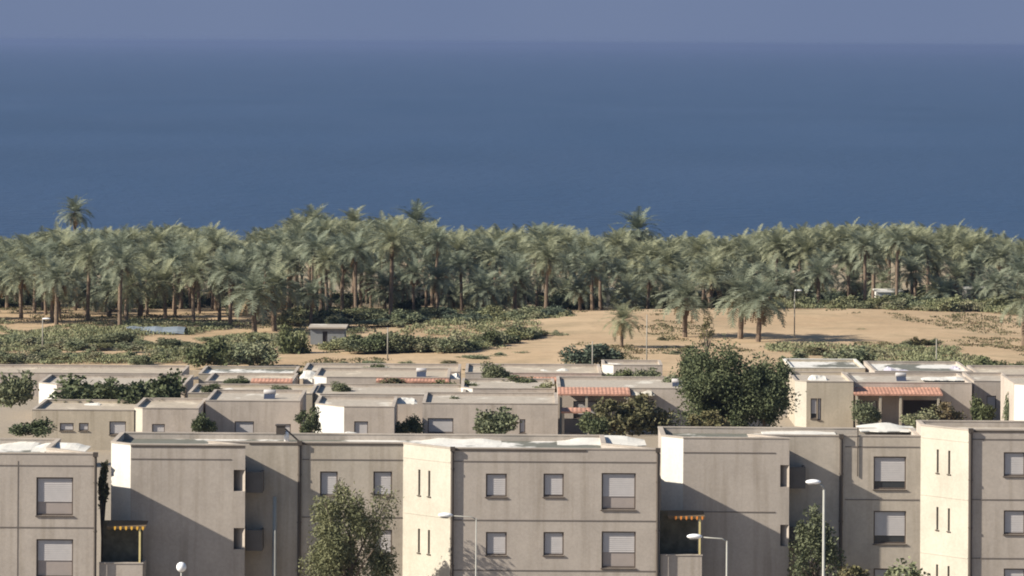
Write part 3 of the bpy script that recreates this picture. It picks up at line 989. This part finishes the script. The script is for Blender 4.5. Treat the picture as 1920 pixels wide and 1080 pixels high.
def tree(label, px, ytop, D, wpx, crown_h, mat='leaf', n=4500, leaf=0.22, seed=1, clumps=22, spread=0.34, ybot=None, cat='tree', hang=0.0, aspect=1.8, depth=None):
    x = X(px, D, ytop + 60)
    gz = ground_z(x, D)
    ztop = Z(px, ytop, D)
    rx = wpx * D / F / 2 * 1.1
    rz = crown_h / 2
    t = thing('tree', label, cat, (x, D, gz))
    zc = ztop - rz - gz
    tm = trunk_mesh(zc, max(0.12, rx * 0.06), rx, seed, crown_r=(rx, rx, rz))
    o = link('trunk', tm, None); o.parent = t
    cm = leaf_mesh('crown', mat, n, rx, depth or rx, rz, leaf, seed, clumps, spread, aspect, hang)
    o = link('crown', cm, None); o.parent = t; o.location = (0, 0, zc)
    return t

tree('feathery olive-green tree before the middle block', 655, 866, 191.2, 186, 7.0, 'leaf_olive', 22000, 0.16, 5, 46, 0.28, hang=0.35, aspect=2.6, depth=1.7)
tree('dark tree in the shaded recess behind the tall street lamp', 1528, 952, 195.0, 96, 5.4, 'leaf_olive', 5000, 0.17, 6, 22, 0.36, depth=0.9)
tree('large dark dense tree rising above the roofs right of centre', 1378, 630, 288, 220, 8.3, 'leaf', 36000, 0.22, 7, 80, 0.28)
tree('lower right part tree merging with the large dark tree by the tan house', 1432, 664, 286, 120, 5.6, 'leaf', 12000, 0.21, 27, 34, 0.3)
tree('lower left shoulder tree merging with the large dark tree', 1306, 640, 292, 92, 4.6, 'leaf', 7000, 0.20, 17, 18, 0.34)
tree('small dark tree in front of the tall white side wall', 582, 762, 279, 52, 2.6, 'leaf', 2400, 0.17, 8, 12, 0.36)
tree('reddish bare-looking sapling above the large dark tree', 1325, 588, 335, 46, 2.6, 'leaf_brown', 700, 0.16, 9, 12, 0.34)

tree('dark narrow tree in the gap between left block and white wall', 193, 852, 196.0, 26, 2.6, 'leaf_olive', 1500, 0.16, 19, 12, 0.4)
# shrubs: a few shapes, then copies
SH = {}
for key, mat, n, sd in (('leaf', 'leaf', 2600, 21), ('olive', 'leaf_olive', 2600, 22), ('brown', 'leaf_brown', 2600, 23), ('scrub', 'leaf_scrub', 2200, 24), ('blue', 'leaf_blue', 2600, 25), ('scrub2', 'leaf_scrub', 1800, 26), ('leaf2', 'leaf', 2400, 27)):
    SH[key] = leaf_mesh('shrub_' + key, mat, n, 1, 1, 1, 0.16, sd, 18, 0.40, 1.7, flat=0.6)

def shrub(label, px, ytop, ybot, wpx, D, key='leaf', group=None, rot=0, dep=None, name='shrub'):
    x = X(px, D, (ytop + ybot) / 2)
    z1, z0 = Z(px, ytop, D), Z(px, ybot, D)
    o = link(name, SH[key])
    h = z1 - z0
    o.location = (x, D, z0 + h * 0.36)
    rx = wpx * D / F / 2 * 1.14
    o.scale = (rx, dep or rx, h * 0.68)
    o.rotation_euler = (0, 0, rot)
    tag(o, label, 'shrub', group)
    return o

shrub('dark broad bushes behind the far left house, left half', 160, 702, 768, 130, 294, 'leaf')
shrub('dark rounded bush topping the far left bushes', 292, 690, 768, 110, 293, 'leaf2')
shrub('low dark bush between the two far left bushes', 222, 706, 768, 90, 292, 'leaf', rot=1.2)
shrub('pale grey-green shrub at the left edge of the town', 25, 700, 770, 80, 294, 'olive')
shrub('dark shrub before the far left yellowish wall', 60, 782, 822, 80, 272, 'leaf2', rot=.5)
shrub('dark bush at the recess of the house with lilac windows', 378, 772, 818, 44, 279, 'leaf', rot=2.1)
shrub('round olive bush before the wide taupe house', 928, 768, 824, 86, 277, 'olive', rot=.3)
shrub('dark bush in the recess right of the tall white wall house', 766, 776, 822, 52, 286, 'leaf2', rot=.9)
shrub('large brownish bush under the terracotta porch, left part', 1140, 752, 822, 90, 280, 'brown')
shrub('large brownish bush right of the terracotta porch', 1205, 742, 822, 108, 281, 'brown', rot=1.7)
shrub('small green bush before the terracotta porch', 1112, 770, 822, 56, 276, 'leaf', rot=.6)
shrub('low brown bush at the foot of the big dark tree', 1330, 772, 818, 80, 281, 'brown', rot=2.6)
shrub('dark rounded bush on the sand above the roofs', 1112, 640, 694, 100, 346, 'blue')
shrub('green shrub before the small cream house', 1165, 690, 722, 62, 312, 'leaf2', rot=1.1)
shrub('grey-brown shrub right of the small cream house', 1212, 692, 724, 54, 311, 'olive', rot=.2)
shrub('olive shrub growing above the roofs at centre', 930, 680, 722, 52, 314, 'olive', rot=2.2)
shrub('low shrub trailing right of the centre olive shrub', 975, 702, 722, 60, 313, 'leaf', rot=.8)
shrub('vines hanging over the reddish porch, left part', 735, 710, 732, 70, 311, 'brown', rot=.4)
shrub('dark vines at the right end of the reddish porch', 832, 710, 742, 62, 311, 'leaf', rot=1.4)
shrub('small scrub bush under the left end of the long porch', 1625, 752, 800, 52, 300, 'olive', rot=2.4)
shrub('low bush under the middle of the long porch', 1720, 768, 802, 70, 298, 'scrub', rot=.7)
shrub('dry brown bush at the right end of the long porch', 1772, 756, 802, 66, 299, 'brown', rot=1.9)
shrub('dark shrub in the shaded gap right of the porch house', 1842, 738, 800, 46, 301, 'leaf2', rot=2.9)
shrub('dry brownish shrub before the right block, left part', 1600, 1064, 1130, 90, 193.5, 'brown', rot=.4)
shrub('dry yellowish shrub before the right block, under its window', 1680, 1056, 1130, 110, 194, 'scrub', rot=1.4)
shrub('round dark shrub at the right behind the lilac roof', 1858, 668, 702, 66, 340, 'leaf', rot=.4)
shrub('low green shrub behind the lilac roof', 1742, 672, 702, 80, 340, 'leaf2', rot=1.6)
shrub('dark shrub at the far right of the sand', 1908, 676, 702, 50, 341, 'leaf', rot=2.5)
shrub('mid-sized green shrub on the right sand before long white roof edge', 1585, 648, 690, 95, 345, 'scrub', rot=.9)
shrub('small shrub on the sand right of the large dark tree', 1492, 656, 692, 56, 344, 'scrub2', rot=.2)
shrub('scrub bush half hiding the grey shed', 618, 634, 664, 50, 377, 'scrub', rot=1.0)
shrub('dark clump beside the grey shed', 548, 606, 690, 60, 372, 'leaf', rot=.2)
shrub('dark green clump at the end of the left bush belt', 392, 630, 694, 76, 352, 'leaf2', rot=.9)
shrub('dark tall clump left of the sand bank', 470, 640, 690, 90, 355, 'scrub', rot=2.0)

rnd = random.Random(11)
BG = 'bushes of the left scrub belt'
for k in range(18):
    px = -20 + k * 32 + rnd.uniform(-10, 10)
    yb = 686 + rnd.uniform(-12, 4)
    shrub('green scrub bush in the low belt before the left palms', px, yb - rnd.uniform(14, 32), yb, rnd.uniform(36, 70), 353 + rnd.uniform(0, 16), rnd.choice(['scrub', 'scrub', 'scrub2', 'olive']), BG, rnd.uniform(0, 6))
for k in range(24):
    px = -20 + k * 24 + rnd.uniform(-10, 10)
    yb = 655 + rnd.uniform(-16, 12)
    shrub('green scrub bush in the low belt before the left palms', px, yb - rnd.uniform(10, 24), yb, rnd.uniform(36, 70), 216000.0 / (yb - 80), rnd.choice(['scrub', 'scrub', 'scrub2', 'olive']), BG, rnd.uniform(0, 6))
BG = 'bushes of the long green hedge'
for k in range(30):
    px = 655 + k * 12.2 + rnd.uniform(-6, 6)
    yb = 660 - max(0, px - 860) * 0.19 + rnd.uniform(-3, 3)
    D = 216000.0 / (yb - 80)
    shrub('green hedge bush in the long strip above the sand bank', px, yb - rnd.uniform(26, 40) + max(0, px - 900) * 0.16, yb, rnd.uniform(44, 66), D, rnd.choice(['scrub', 'scrub2', 'leaf2', 'olive']), BG, rnd.uniform(0, 6))
BG = 'scrub bushes under the right palms'
for k in range(34):
    px = 1440 + k * 15.5 + rnd.uniform(-8, 8)
    yb = 590 + rnd.uniform(-6, 2)
    shrub('green scrub bush at the foot of the right palm grove', px, yb - rnd.uniform(18, 34), yb, rnd.uniform(40, 70), 428 + rnd.uniform(0, 6), rnd.choice(['scrub', 'leaf', 'scrub2', 'olive']), BG, rnd.uniform(0, 6))
BG = 'undergrowth bushes among the palms'
for k in range(90):
    px = -30 + k * 22 + rnd.uniform(-12, 12)
    D = rnd.uniform(432, 500)
    x = X(px, D, 590)
    yb = 80 + (ZC - ground_z(x, D)) * F / D
    shrub('dark undergrowth bush between the palm trunks', px, yb - rnd.uniform(18, 42), yb + 2, rnd.uniform(36, 80), D, rnd.choice(['leaf', 'blue', 'olive', 'leaf2']), BG, rnd.uniform(0, 6))
BG = 'small garden shrubs between the roofs'
for (px, yt, yb, w, D) in ((445, 705, 724, 46, 309), (530, 722, 742, 40, 300), (395, 716, 740, 40, 300), (640, 716, 742, 36, 305), (880, 712, 738, 36, 309), (1020, 716, 740, 46, 306), (1075, 688, 702, 40, 330), (705, 682, 700, 52, 336), (575, 690, 706, 30, 333), (860, 742, 760, 36, 294), (1470, 690, 722, 36, 312), (1640, 684, 700, 40, 330), (60, 690, 708, 46, 332), (1260, 700, 730, 40, 306), (1895, 740, 800, 24, 300)):
    shrub('small green shrub showing between the flat roofs', px, yt, yb, w, D, rnd.choice(['leaf', 'olive', 'scrub', 'leaf2']), BG, rnd.uniform(0, 6))
BG = 'scrubby growth before the central palms'
for k in range(44):
    px = 545 + k * 12.2 + rnd.uniform(-8, 8)
    yb = 606 - max(0, px - 820) * 0.03 + rnd.uniform(-10, 8)
    shrub('low grey-green scrub on the sand before the central palms', px, yb - rnd.uniform(10, 26), yb, rnd.uniform(34, 70), 216000.0 / (yb - 80), rnd.choice(['scrub', 'olive', 'scrub2', 'blue']), BG, rnd.uniform(0, 6))
BG = 'tufts of scrub on the sand'
for (px, yb, w, h) in ((1700, 652, 22, 16), (1716, 650, 20, 18), (1732, 650, 18, 14), (1752, 648, 18, 14), (1688, 655, 20, 10), (1045, 634, 26, 16), (935, 672, 60, 12), (890, 676, 70, 12), (975, 668, 50, 10), (1290, 660, 30, 12), (1262, 668, 36, 12), (700, 688, 60, 14), (640, 686, 40, 10), (1610, 622, 20, 6), (1650, 668, 50, 14), (1530, 668, 60, 16), (1240, 640, 20, 8), (760, 684, 30, 8), (840, 684, 36, 8)):
    D = (ZC - 0.0) * F / (yb - 80)
    shrub('low dry tuft of scrub on the open sand', px, yb - h, yb + 1, w, D, rnd.choice(['scrub', 'brown', 'scrub2']), BG, rnd.uniform(0, 6), dep=1.2)

# ------------------------------------------------------------------ palms
def palm_meshes(seed, h=8.0, dead=True):
    rng = random.Random(seed)
    tb_ = MB()
    bend = rng.uniform(-0.35, 0.35)
    pts, rad = [], []
    for k in range(9):
        t_ = k / 8
        pts.append((bend * t_ * t_, 0.1 * math.sin(3 * t_), -0.4 + (h + 0.4) * t_))
        rad.append(0.27 - 0.05 * t_ + (0.03 if k % 2 else 0) + (0.12 if k == 8 else 0))
    tb_.tube(pts, rad, 8)
    trunk = tb_.mesh('trunk', M['trunk'])
    top = Vector(pts[-1])
    def frond(mb, az, el, L, droop, wid, seg=9):
        d = Vector((math.cos(az), math.sin(az), 0))
        side = Vector((-math.sin(az), math.cos(az), 0))
        p = top.copy()
        ang = el
        step = L / seg
        prev = p.copy()
        for i in range(seg):
            ang -= droop / seg * (0.5 + 1.2 * i / seg)
            dirv = d * math.cos(ang) + Vector((0, 0, 1)) * math.sin(ang)
            q = prev + dirv * step
            up = side.cross(dirv).normalized() * -1
            mb.quad(tuple(prev - side * 0.035), tuple(prev + side * 0.035), tuple(q + side * 0.03), tuple(q - side * 0.03))
            f = (i + 0.5) / seg
            if f > 0.12:
                ll = wid * (math.sin(math.pi * min(1, 0.25 + f * 0.72)) ** 0.7) * rng.uniform(0.8, 1.2)
                for s in (-1, 1):
                    for jj in range(2):
                        b0 = prev + (q - prev) * (jj * 0.5 + rng.uniform(0, .1))
                        b1 = b0 + dirv * step * 0.36
                        tip = b0 + side * s * ll * 0.8 + dirv * ll * 0.55 + up * ll * rng.uniform(0.05, 0.35) - Vector((0, 0, ll * 0.18))
                        n = len(mb.v)
                        mb.v += [tuple(b0), tuple(b1), tuple(tip + dirv * 0.07), tuple(tip)]
                        mb.f.append((n, n + 1, n + 2, n + 3))
            prev = q
    cr = MB()
    nf = rng.randint(34, 44)
    for k in range(nf):
        az = k * 2.39996 + rng.uniform(-0.2, 0.2)
        t_ = k / nf
        el = R(82 - 105 * t_ ** 0.9) + rng.uniform(-0.12, 0.12)
        frond(cr, az, el, rng.uniform(2.9, 3.9), R(rng.uniform(40, 85)), rng.uniform(0.6, 0.85))
    crown = cr.mesh('crown', M['palm'])
    dm = None
    if dead:
        db = MB()
        for k in range(rng.randint(7, 13)):
            frond(db, rng.uniform(0, 6.28), R(rng.uniform(-60, -25)), rng.uniform(1.7, 2.6), R(rng.uniform(30, 55)), 0.4, 6)
        dm = db.mesh('dead_fronds', M['palm_dead'])
    return trunk, crown, dm

PH = 8.0
PV = [palm_meshes(100 + i, PH) for i in range(7)]
# crown top sits about 3 m above the trunk's end
CT = 2.9
def palm(label, x, D, ytop, var, group, cscale=1.0, rot=0.0, hmax=12.5, hmin=2.5, name='palm_tree'):
    gz = ground_z(x, D)
    zt = ZC - (ytop - YH) * D / F
    H = min(hmax, max(hmin, zt - gz))
    th = max(0.8, H - CT * cscale)
    t = thing(name, label, 'palm tree', (x, D, gz), group)
    t.rotation_euler = (0, 0, rot)
    tr, cr, dm = PV[var]
    o = bpy.data.objects.new('trunk', tr); COL.objects.link(o); o.parent = t
    o.scale = (0.9 * cscale, 0.9 * cscale, th / PH)
    tipx = cr_tip[var]
    for nm, me in (('crown', cr), ('dead_fronds', dm)):
        o = bpy.data.objects.new(nm, me); COL.objects.link(o); o.parent = t
        o.scale = (cscale, cscale, cscale)
        o.location = (tipx[0] * (0.9 * cscale - cscale), tipx[1] * (0.9 * cscale - cscale), th - PH * cscale)
    return t
cr_tip = []
for i in range(7):
    rng_ = random.Random(100 + i)
    bend_ = rng_.uniform(-0.35, 0.35)
    cr_tip.append((bend_, 0.1 * math.sin(3)))

PROFX = [-200, 0, 100, 200, 300, 400, 445, 500, 560, 620, 690, 730, 800, 830, 900, 960, 1020, 1080, 1125, 1160, 1240, 1290, 1340, 1420, 1500, 1600, 1700, 1800, 1870, 1920, 2100]
PROFY = [440, 436, 420, 422, 414, 414, 438, 420, 396, 400, 402, 398, 398, 424, 420, 414, 412, 420, 438, 422, 442, 428, 436, 424, 416, 412, 412, 416, 432, 442, 440]
def prof(px, x=0):
    return float(np.interp(px, PROFX, PROFY))

SINGLE = [  # label, px, D, ytop, crown scale
    ('tall lone palm rising above the grove at left', 138, 492, 362, 0.85),
    ('tall palm with brownish skirt rising above the grove right of centre', 1195, 492, 384, 1.1),
    ('high palm crown at the right end of the central rise', 780, 496, 372, 1.0),
    ('high palm crown at the left end of the central rise', 583, 500, 376, 0.95),
    ('high palm crown in the middle of the central rise', 662, 505, 380, 0.95),
    ('palm with a clear dark trunk against the sand behind the blue tarp', 263, 417, 470, 1.15),
    ('palm with thin trunk left of the blue tarp', 205, 415, 492, 1.0),
    ('small low palm standing on the sand above the dark rounded bush', 1166, 376, 560, 0.72),
    ('palm with bare trunk on the sand, leftmost behind the large dark tree', 1284, 392, 500, 1.1),
    ('palm with bare trunk on the sand, middle of three behind the large dark tree', 1388, 390, 492, 1.15),
    ('palm with bare trunk on the sand, rightmost behind the large dark tree', 1422, 386, 505, 1.05),
    ('palm with bare trunk at the right edge of the sand', 1921, 385, 500, 1.1),
    ('palm trunk in front of the hedge left of the grey shed', 478, 398, 492, 1.1),
    ('palm with leaning trunk beside the dark clump at the shed', 515, 402, 480, 1.1),
]
rnd = random.Random(5)
taken = []
for i, (lab, px, D, yt, cs) in enumerate(SINGLE):
    # the row of the infinite horizon tilts a little, so work with the un-rolled row
    v_ = uv(px, yt)[1] + YH
    x = X(px, D, (yt + 600) / 2)
    palm(lab, x, D, v_, i % 7, 'date palms between the town and the sea', cs, rnd.uniform(0, 6.28), hmax=17)
    taken.append((x, D))
GP = 'date palms between the town and the sea'
cand = 0
made = 0
while made < 284 and cand < 12000:
    cand += 1
    D = rnd.uniform(400, 490) if rnd.random() < 0.5 else rnd.uniform(404, 455)
    px = rnd.uniform(-70, 1990)
    lim = np.interp(px, [0, 420, 560, 700, 1000, 1150, 1440, 1920], [400, 402, 408, 420, 424, 430, 436, 438])
    if D < lim:
        continue
    x = X(px, D, 550)
    mind = 3.3
    if any((x - a) ** 2 + ((D - b_) * 0.8) ** 2 < mind * mind for a, b_ in taken):
        continue
    taken.append((x, D))
    base = prof(px)
    front = 1.0 - smooth(lim, lim + 70, D)
    yt = base + abs(rnd.gauss(0, 14)) + front * rnd.uniform(0, 75 if px < 560 else 110) + (rnd.uniform(0, 40) if rnd.random() < 0.3 else 0)
    yt = uv(px, yt)[1] + YH
    side = 'left' if px < 560 else ('middle' if px < 1240 else 'right')
    palm('grey-green date palm with a shaggy crown in the %s of the dense grove' % side, x, D, yt, rnd.randrange(7), 'date palms in the %s of the grove' % side, rnd.uniform(0.68, 0.95), rnd.uniform(0, 6.28), hmax=13.5, hmin=3.6)
    made += 1

# the far back of the grove, beyond the palms one can tell apart
def mesh_arrays(me):
    v = np.empty(len(me.vertices) * 3, dtype=np.float64)
    me.vertices.foreach_get('co', v)
    f = np.empty(len(me.loops), dtype=np.int64)
    me.loops.foreach_get('vertex_index', f)
    return v.reshape(-1, 3), f.reshape(-1, 4)
CA = [mesh_arrays(p[1]) for p in PV]
VV, FF, off = [], [], 0
cand = far = 0
while far < 420 and cand < 20000:
    cand += 1
    D = rnd.uniform(450, 562)
    px = rnd.uniform(-60, 1980)
    x = X(px, D, 500)
    if any((x - a) ** 2 + ((D - b_) * 0.8) ** 2 < 2.6 ** 2 for a, b_ in taken):
        continue
    taken.append((x, D))
    far += 1
    yt = uv(px, prof(px) + abs(rnd.gauss(0, 12)))[1] + YH
    zt = min(ZC - (yt - YH) * D / F, ground_z(x, D) + 13.0)
    sc, a = rnd.uniform(0.72, 0.98), rnd.uniform(0, 6.28)
    v, f = CA[rnd.randrange(7)]
    q = v.copy()
    q[:, 2] -= PH + CT
    q *= sc
    c_, s_ = math.cos(a), math.sin(a)
    q = np.stack([q[:, 0] * c_ - q[:, 1] * s_ + x, q[:, 0] * s_ + q[:, 1] * c_ + D, q[:, 2] + zt], axis=1)
    VV.append(q); FF.append(f + off); off += len(q)
def quads_object(name, V, Fq, mat):
    me = bpy.data.meshes.new(name)
    me.vertices.add(len(V))
    me.vertices.foreach_set('co', np.ascontiguousarray(V, dtype=np.float32).ravel())
    me.loops.add(Fq.size)
    me.loops.foreach_set('vertex_index', Fq.astype(np.int32).ravel())
    me.polygons.add(len(Fq))
    me.polygons.foreach_set('loop_start', np.arange(0, Fq.size, 4, dtype=np.int32))
    me.update(calc_edges=True)
    me.materials.append(M[mat])
    return link(name, me)
o = quads_object('palm_grove', np.concatenate(VV), np.concatenate(FF), 'palm')
tag(o, 'far back of the date palm grove just below the sea', 'palm grove', kind='stuff')

# low scrub and dry weeds that nobody could count
def cover(name, label, regions, mat, seed, size):
    rng = np.random.default_rng(seed)
    P, Hs = [], []
    for (px0, px1, y0, y1, n, h, thr) in regions:
        k = 0
        while k < n:
            px, y = rng.uniform(px0, px1), rng.uniform(y0, y1)
            D = (ZC) * F / (y - 80)
            x = X(px, D, y)
            w = mnoise.noise(Vector((x * 0.09, D * 0.05, seed))) + 0.5 * mnoise.noise(Vector((x * 0.35, D * 0.2, seed + 5)))
            k += 1
            if w < thr:
                continue
            P.append((x, D, ground_z(x, D)))
            Hs.append(h * (0.4 + min(1.0, max(0.0, w - thr) * 1.6)))
    P = np.array(P); Hs = np.array(Hs)
    n = len(P)
    m_ = 9
    P = np.repeat(P, m_, axis=0) + rng.normal(size=(n * m_, 3)) * np.array([0.3, 0.3, 0])
    Hh = np.repeat(Hs, m_) * rng.uniform(0.3, 1.1, n * m_)
    P[:, 2] += Hh
    a = rng.normal(size=(n * m_, 3)); a[:, 2] = np.abs(a[:, 2]) + 0.5
    a /= np.linalg.norm(a, axis=1)[:, None]
    b_ = np.cross(a, rng.normal(size=(n * m_, 3)))
    b_ /= np.linalg.norm(b_, axis=1)[:, None]
    L = size * rng.uniform(0.6, 1.5, (n * m_, 1))
    v = np.empty((n * m_, 4, 3))
    v[:, 0] = P - a * L * .6; v[:, 1] = P + b_ * L * .3; v[:, 2] = P + a * L * .6; v[:, 3] = P - b_ * L * .3
    o = quads_object(name, v.reshape(-1, 3), np.arange(n * m_ * 4).reshape(-1, 4), mat)
    return tag(o, label, 'scrub', kind='stuff')
cover('scrub_cover', 'low green scrub growing over the ground before the palms',
      [(-30, 570, 612, 688, 9000, 0.45, -0.08), (545, 1060, 580, 610, 4000, 0.32, 0.10), (640, 1010, 618, 662, 2500, 0.6, 0.05), (1430, 1950, 574, 592, 3500, 0.9, -0.2), (1440, 1930, 655, 690, 2500, 0.45, 0.12)], 'leaf_scrub', 3, 0.2)
cover('dry_weeds', 'sparse dry weeds scattered over the sand',
      [(560, 1940, 592, 695, 9000, 0.16, 0.22), (0, 560, 575, 620, 1500, 0.2, 0.15)], 'leaf_brown', 8, 0.16)

# ------------------------------------------------------------------ sheds, tarp, far walls
def shed(label, px0, px1, ytop, ybot, D, mat='shed', roofm='roof_a', depth=4.0, name='shed', cat='shed'):
    x0, x1 = X(px0, D, ytop), X(px1, D, ytop)
    z1 = Z((px0 + px1) / 2, ytop, D)
    z0 = min(Z((px0 + px1) / 2, ybot, D), ground_z((x0 + x1) / 2, D)) - 0.4
    t = thing(name, label, cat, ((x0 + x1) / 2, D + depth / 2, z0))
    w = MB()
    hs = [((x1 - x0) * 0.36, (x1 - x0) * 0.5, z0 + 0.4 + 0.05, z0 + 0.4 + min(1.9, (z1 - z0) * 0.7))]
    wall_with_holes(w, (x0, D), (x1, D), z0, z1, hs, 0.12)
    wall_with_holes(w, (x1, D), (x1, D + depth), z0, z1, [])
    wall_with_holes(w, (x1, D + depth), (x0, D + depth), z0, z1, [])
    wall_with_holes(w, (x0, D + depth), (x0, D), z0, z1, [])
    w.build('wall', M[mat], t)
    r = MB()
    r.box(x0 - 0.2, x1 + 0.2, D - 0.25, D + depth + 0.2, z1 + 0.002, z1 + 0.14)
    r.build('roof', M[roofm], t)
    d = MB()
    h = hs[0]
    d.quad((x0 + h[0], D + 0.1, h[2]), (x0 + h[1], D + 0.1, h[2]), (x0 + h[1], D + 0.1, h[3]), (x0 + h[0], D + 0.1, h[3]))
    d.build('door', M['dark'], t)
    return t
shed('grey shed with dark side between bushes left of the long hedge', 582, 646, 616, 652, 384, 'shed_grey', 'roof_b')
shed('small white shed deep among the central palms', 768, 808, 545, 568, 452)
shed('narrow white shed right of the small white shed', 820, 838, 545, 568, 454)
shed('pale hut seen between palm trunks right of centre', 950, 988, 515, 560, 470)
shed('long pale wall of a hut seen behind the middle palms', 1065, 1180, 545, 575, 462)
shed('white caravan-like hut under the right palms', 1646, 1692, 548, 572, 440)
shed('low white hut at the far right under the palms', 1812, 1850, 542, 566, 446)
shed('sand-coloured hut at the right edge behind the palms', 1884, 1960, 488, 520, 505, 'house_tan', 'roof_c')

# blue tarpaulin over a low arched frame
tx0, tx1, TD = X(238, 398, 630), X(348, 398, 630), 398
t = thing('tarp_shelter', 'low arched shelter under a grey-blue tarpaulin before the left palms', 'shelter', ((tx0 + tx1) / 2, TD, 0))
mb = MB()
nn = 10
gz = ground_z((tx0 + tx1) / 2, TD)
hh = Z(290, 613, TD) - gz
prev = None
for k in range(nn + 1):
    a = math.pi * k / nn
    y = TD - 1.8 * math.cos(a)
    z = gz + hh * math.sin(a) ** 0.8 + 0.02
    if prev:
        for j in range(8):
            u0, u1 = tx0 + (tx1 - tx0) * j / 8, tx0 + (tx1 - tx0) * (j + 1) / 8
            s0, s1 = 0.06 * math.sin(j * 2.1), 0.06 * math.sin((j + 1) * 2.1)
            mb.quad((u0, prev[0], prev[1] + s0), (u1, prev[0], prev[1] + s1), (u1, y, z + s1), (u0, y, z + s0))
    prev = (y, z)
mb.build('tarpaulin', M['tarp'], t, True)
mb = MB()
for u in (tx0 + 0.05, (tx0 + tx1) / 2, tx1 - 0.05):
    mb.tube([(u, TD - 1.7 * math.cos(math.pi * k / 8), gz + (hh - 0.1) * math.sin(math.pi * k / 8) ** 0.8) for k in range(9)], [0.03] * 9, 6)
mb.build('frame', M['metal'], t)

# ------------------------------------------------------------------ ground and sea
def grid(name, xs, ys, zf, mat):
    xs, ys = list(xs), list(ys)
    V = [(x, y, zf(x, y)) for y in ys for x in xs]
    nx = len(xs)
    Fc = [(j * nx + i, j * nx + i + 1, (j + 1) * nx + i + 1, (j + 1) * nx + i) for j in range(len(ys) - 1) for i in range(nx - 1)]
    me = bpy.data.meshes.new(name)
    me.from_pydata(V, [], Fc)
    me.polygons.foreach_set('use_smooth', [True] * len(me.polygons))
    me.materials.append(mat)
    me.update()
    return struct(link(name, me))
ys = [-60, 60, 160, 240, 300] + list(np.arange(330, 660, 2.0)) + [680, 700, 740, 800]
xs = [-2500, -900, -400, -200, -120] + list(np.arange(-90, 91, 2.0)) + [120, 200, 400, 900, 2500]
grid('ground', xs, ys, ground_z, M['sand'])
grid('sea', [-40000, -8000, -2000, 0, 2000, 8000, 40000], [690, 1500, 4000, 12000, 40000], lambda x, y: SEA_Z, M['sea'])

# haze: one closed volume round everything on the ground
HAZE = 8.5e-5
mb = MB()
mb.box(-41000, 41000, -80, 40500, -15.5, 33.0)
m = bpy.data.materials.new('haze_air')
m.use_nodes = True
nt = m.node_tree
for n in list(nt.nodes):
    if n.type == 'BSDF_PRINCIPLED':
        nt.nodes.remove(n)
pv = N(nt, 'ShaderNodeVolumePrincipled')
pv.inputs['Color'].default_value = (0.215, 0.29, 0.50, 1)
pv.inputs['Density'].default_value = HAZE
pv.inputs['Anisotropy'].default_value = 0.2
nt.links.new(pv.outputs[0], nt.nodes['Material Output'].inputs['Volume'])
hz = mb.build('haze', m)
hz['kind'] = 'stuff'

# ------------------------------------------------------------------ light
SUN_EL, PHI = R(32.5), R(17.5)
sv = Vector((-math.cos(PHI) * math.cos(SUN_EL), -math.sin(PHI) * math.cos(SUN_EL), math.sin(SUN_EL)))
ld = bpy.data.lights.new('sun', 'SUN')
ld.energy = 4.6
ld.angle = R(0.53)
ld.color = (1.0, 0.92, 0.79)
lo = bpy.data.objects.new('sun', ld)
lo.rotation_euler = sv.to_track_quat('Z', 'Y').to_euler()
lo.location = (-100, -50, 120)
COL.objects.link(lo)

wd = bpy.data.worlds.new('World')
SC.world = wd
wd.use_nodes = True
nt = wd.node_tree
bg = nt.nodes['Background']
sky = N(nt, 'ShaderNodeTexSky')
sky.sky_type = 'NISHITA'
sky.sun_disc = False
sky.sun_elevation = SUN_EL
sky.sun_rotation = math.atan2(sv.x, sv.y) % (2 * math.pi)
sky.air_density = 1.0
sky.dust_density = 0.6
sky.ozone_density = 2.0
# a bank of dull lilac-blue marine air stands over the horizon, the clear sky above it
tc_ = N(nt, 'ShaderNodeTexCoord')
sp = N(nt, 'ShaderNodeSeparateXYZ')
nt.links.new(tc_.outputs['Generated'], sp.inputs[0])
mr_ = N(nt, 'ShaderNodeMapRange')
mr_.interpolation_type = 'SMOOTHSTEP'
mr_.inputs[1].default_value = 0.02; mr_.inputs[2].default_value = 0.20
mr_.inputs[3].default_value = 1.0; mr_.inputs[4].default_value = 0.0
nt.links.new(sp.outputs['Z'], mr_.inputs[0])
nv = noise_node(nt, 9.0, 3, 0.5, tc_.outputs['Generated'])
S_ = 0.060
bank = ramp(nt, nv.outputs['Fac'], [(0.3, (1.43, 1.90, 3.12)), (0.7, (1.57, 2.03, 3.22))]).outputs['Color']
nt.links.new(mixc(nt, mr_.outputs[0], sky.outputs[0], bank), bg.inputs['Color'])
bg.inputs['Strength'].default_value = S_

# ------------------------------------------------------------------ camera and output
cd = bpy.data.cameras.new('camera')
cd.sensor_width = 36
cd.lens = F / 1920 * 36
cd.shift_y = -(540 - YH) / 1920
cd.clip_start = 1
cd.clip_end = 120000
co = bpy.data.objects.new('camera', cd)
co.location = (0, 0, ZC)
co.rotation_euler = (R(90), -ROLL, 0)
COL.objects.link(co)
SC.camera = co
SC.view_settings.view_transform = 'Standard'
SC.view_settings.look = 'None'
SC.view_settings.gamma = 1
SC.view_settings.exposure = 0.88
SC.cycles.max_bounces = 6
SC.cycles.diffuse_bounces = 3
SC.cycles.glossy_bounces = 2
SC.cycles.transmission_bounces = 2
SC.cycles.volume_bounces = 0
SC.cycles.use_denoising = True
SC.cycles.filter_width = 1.9
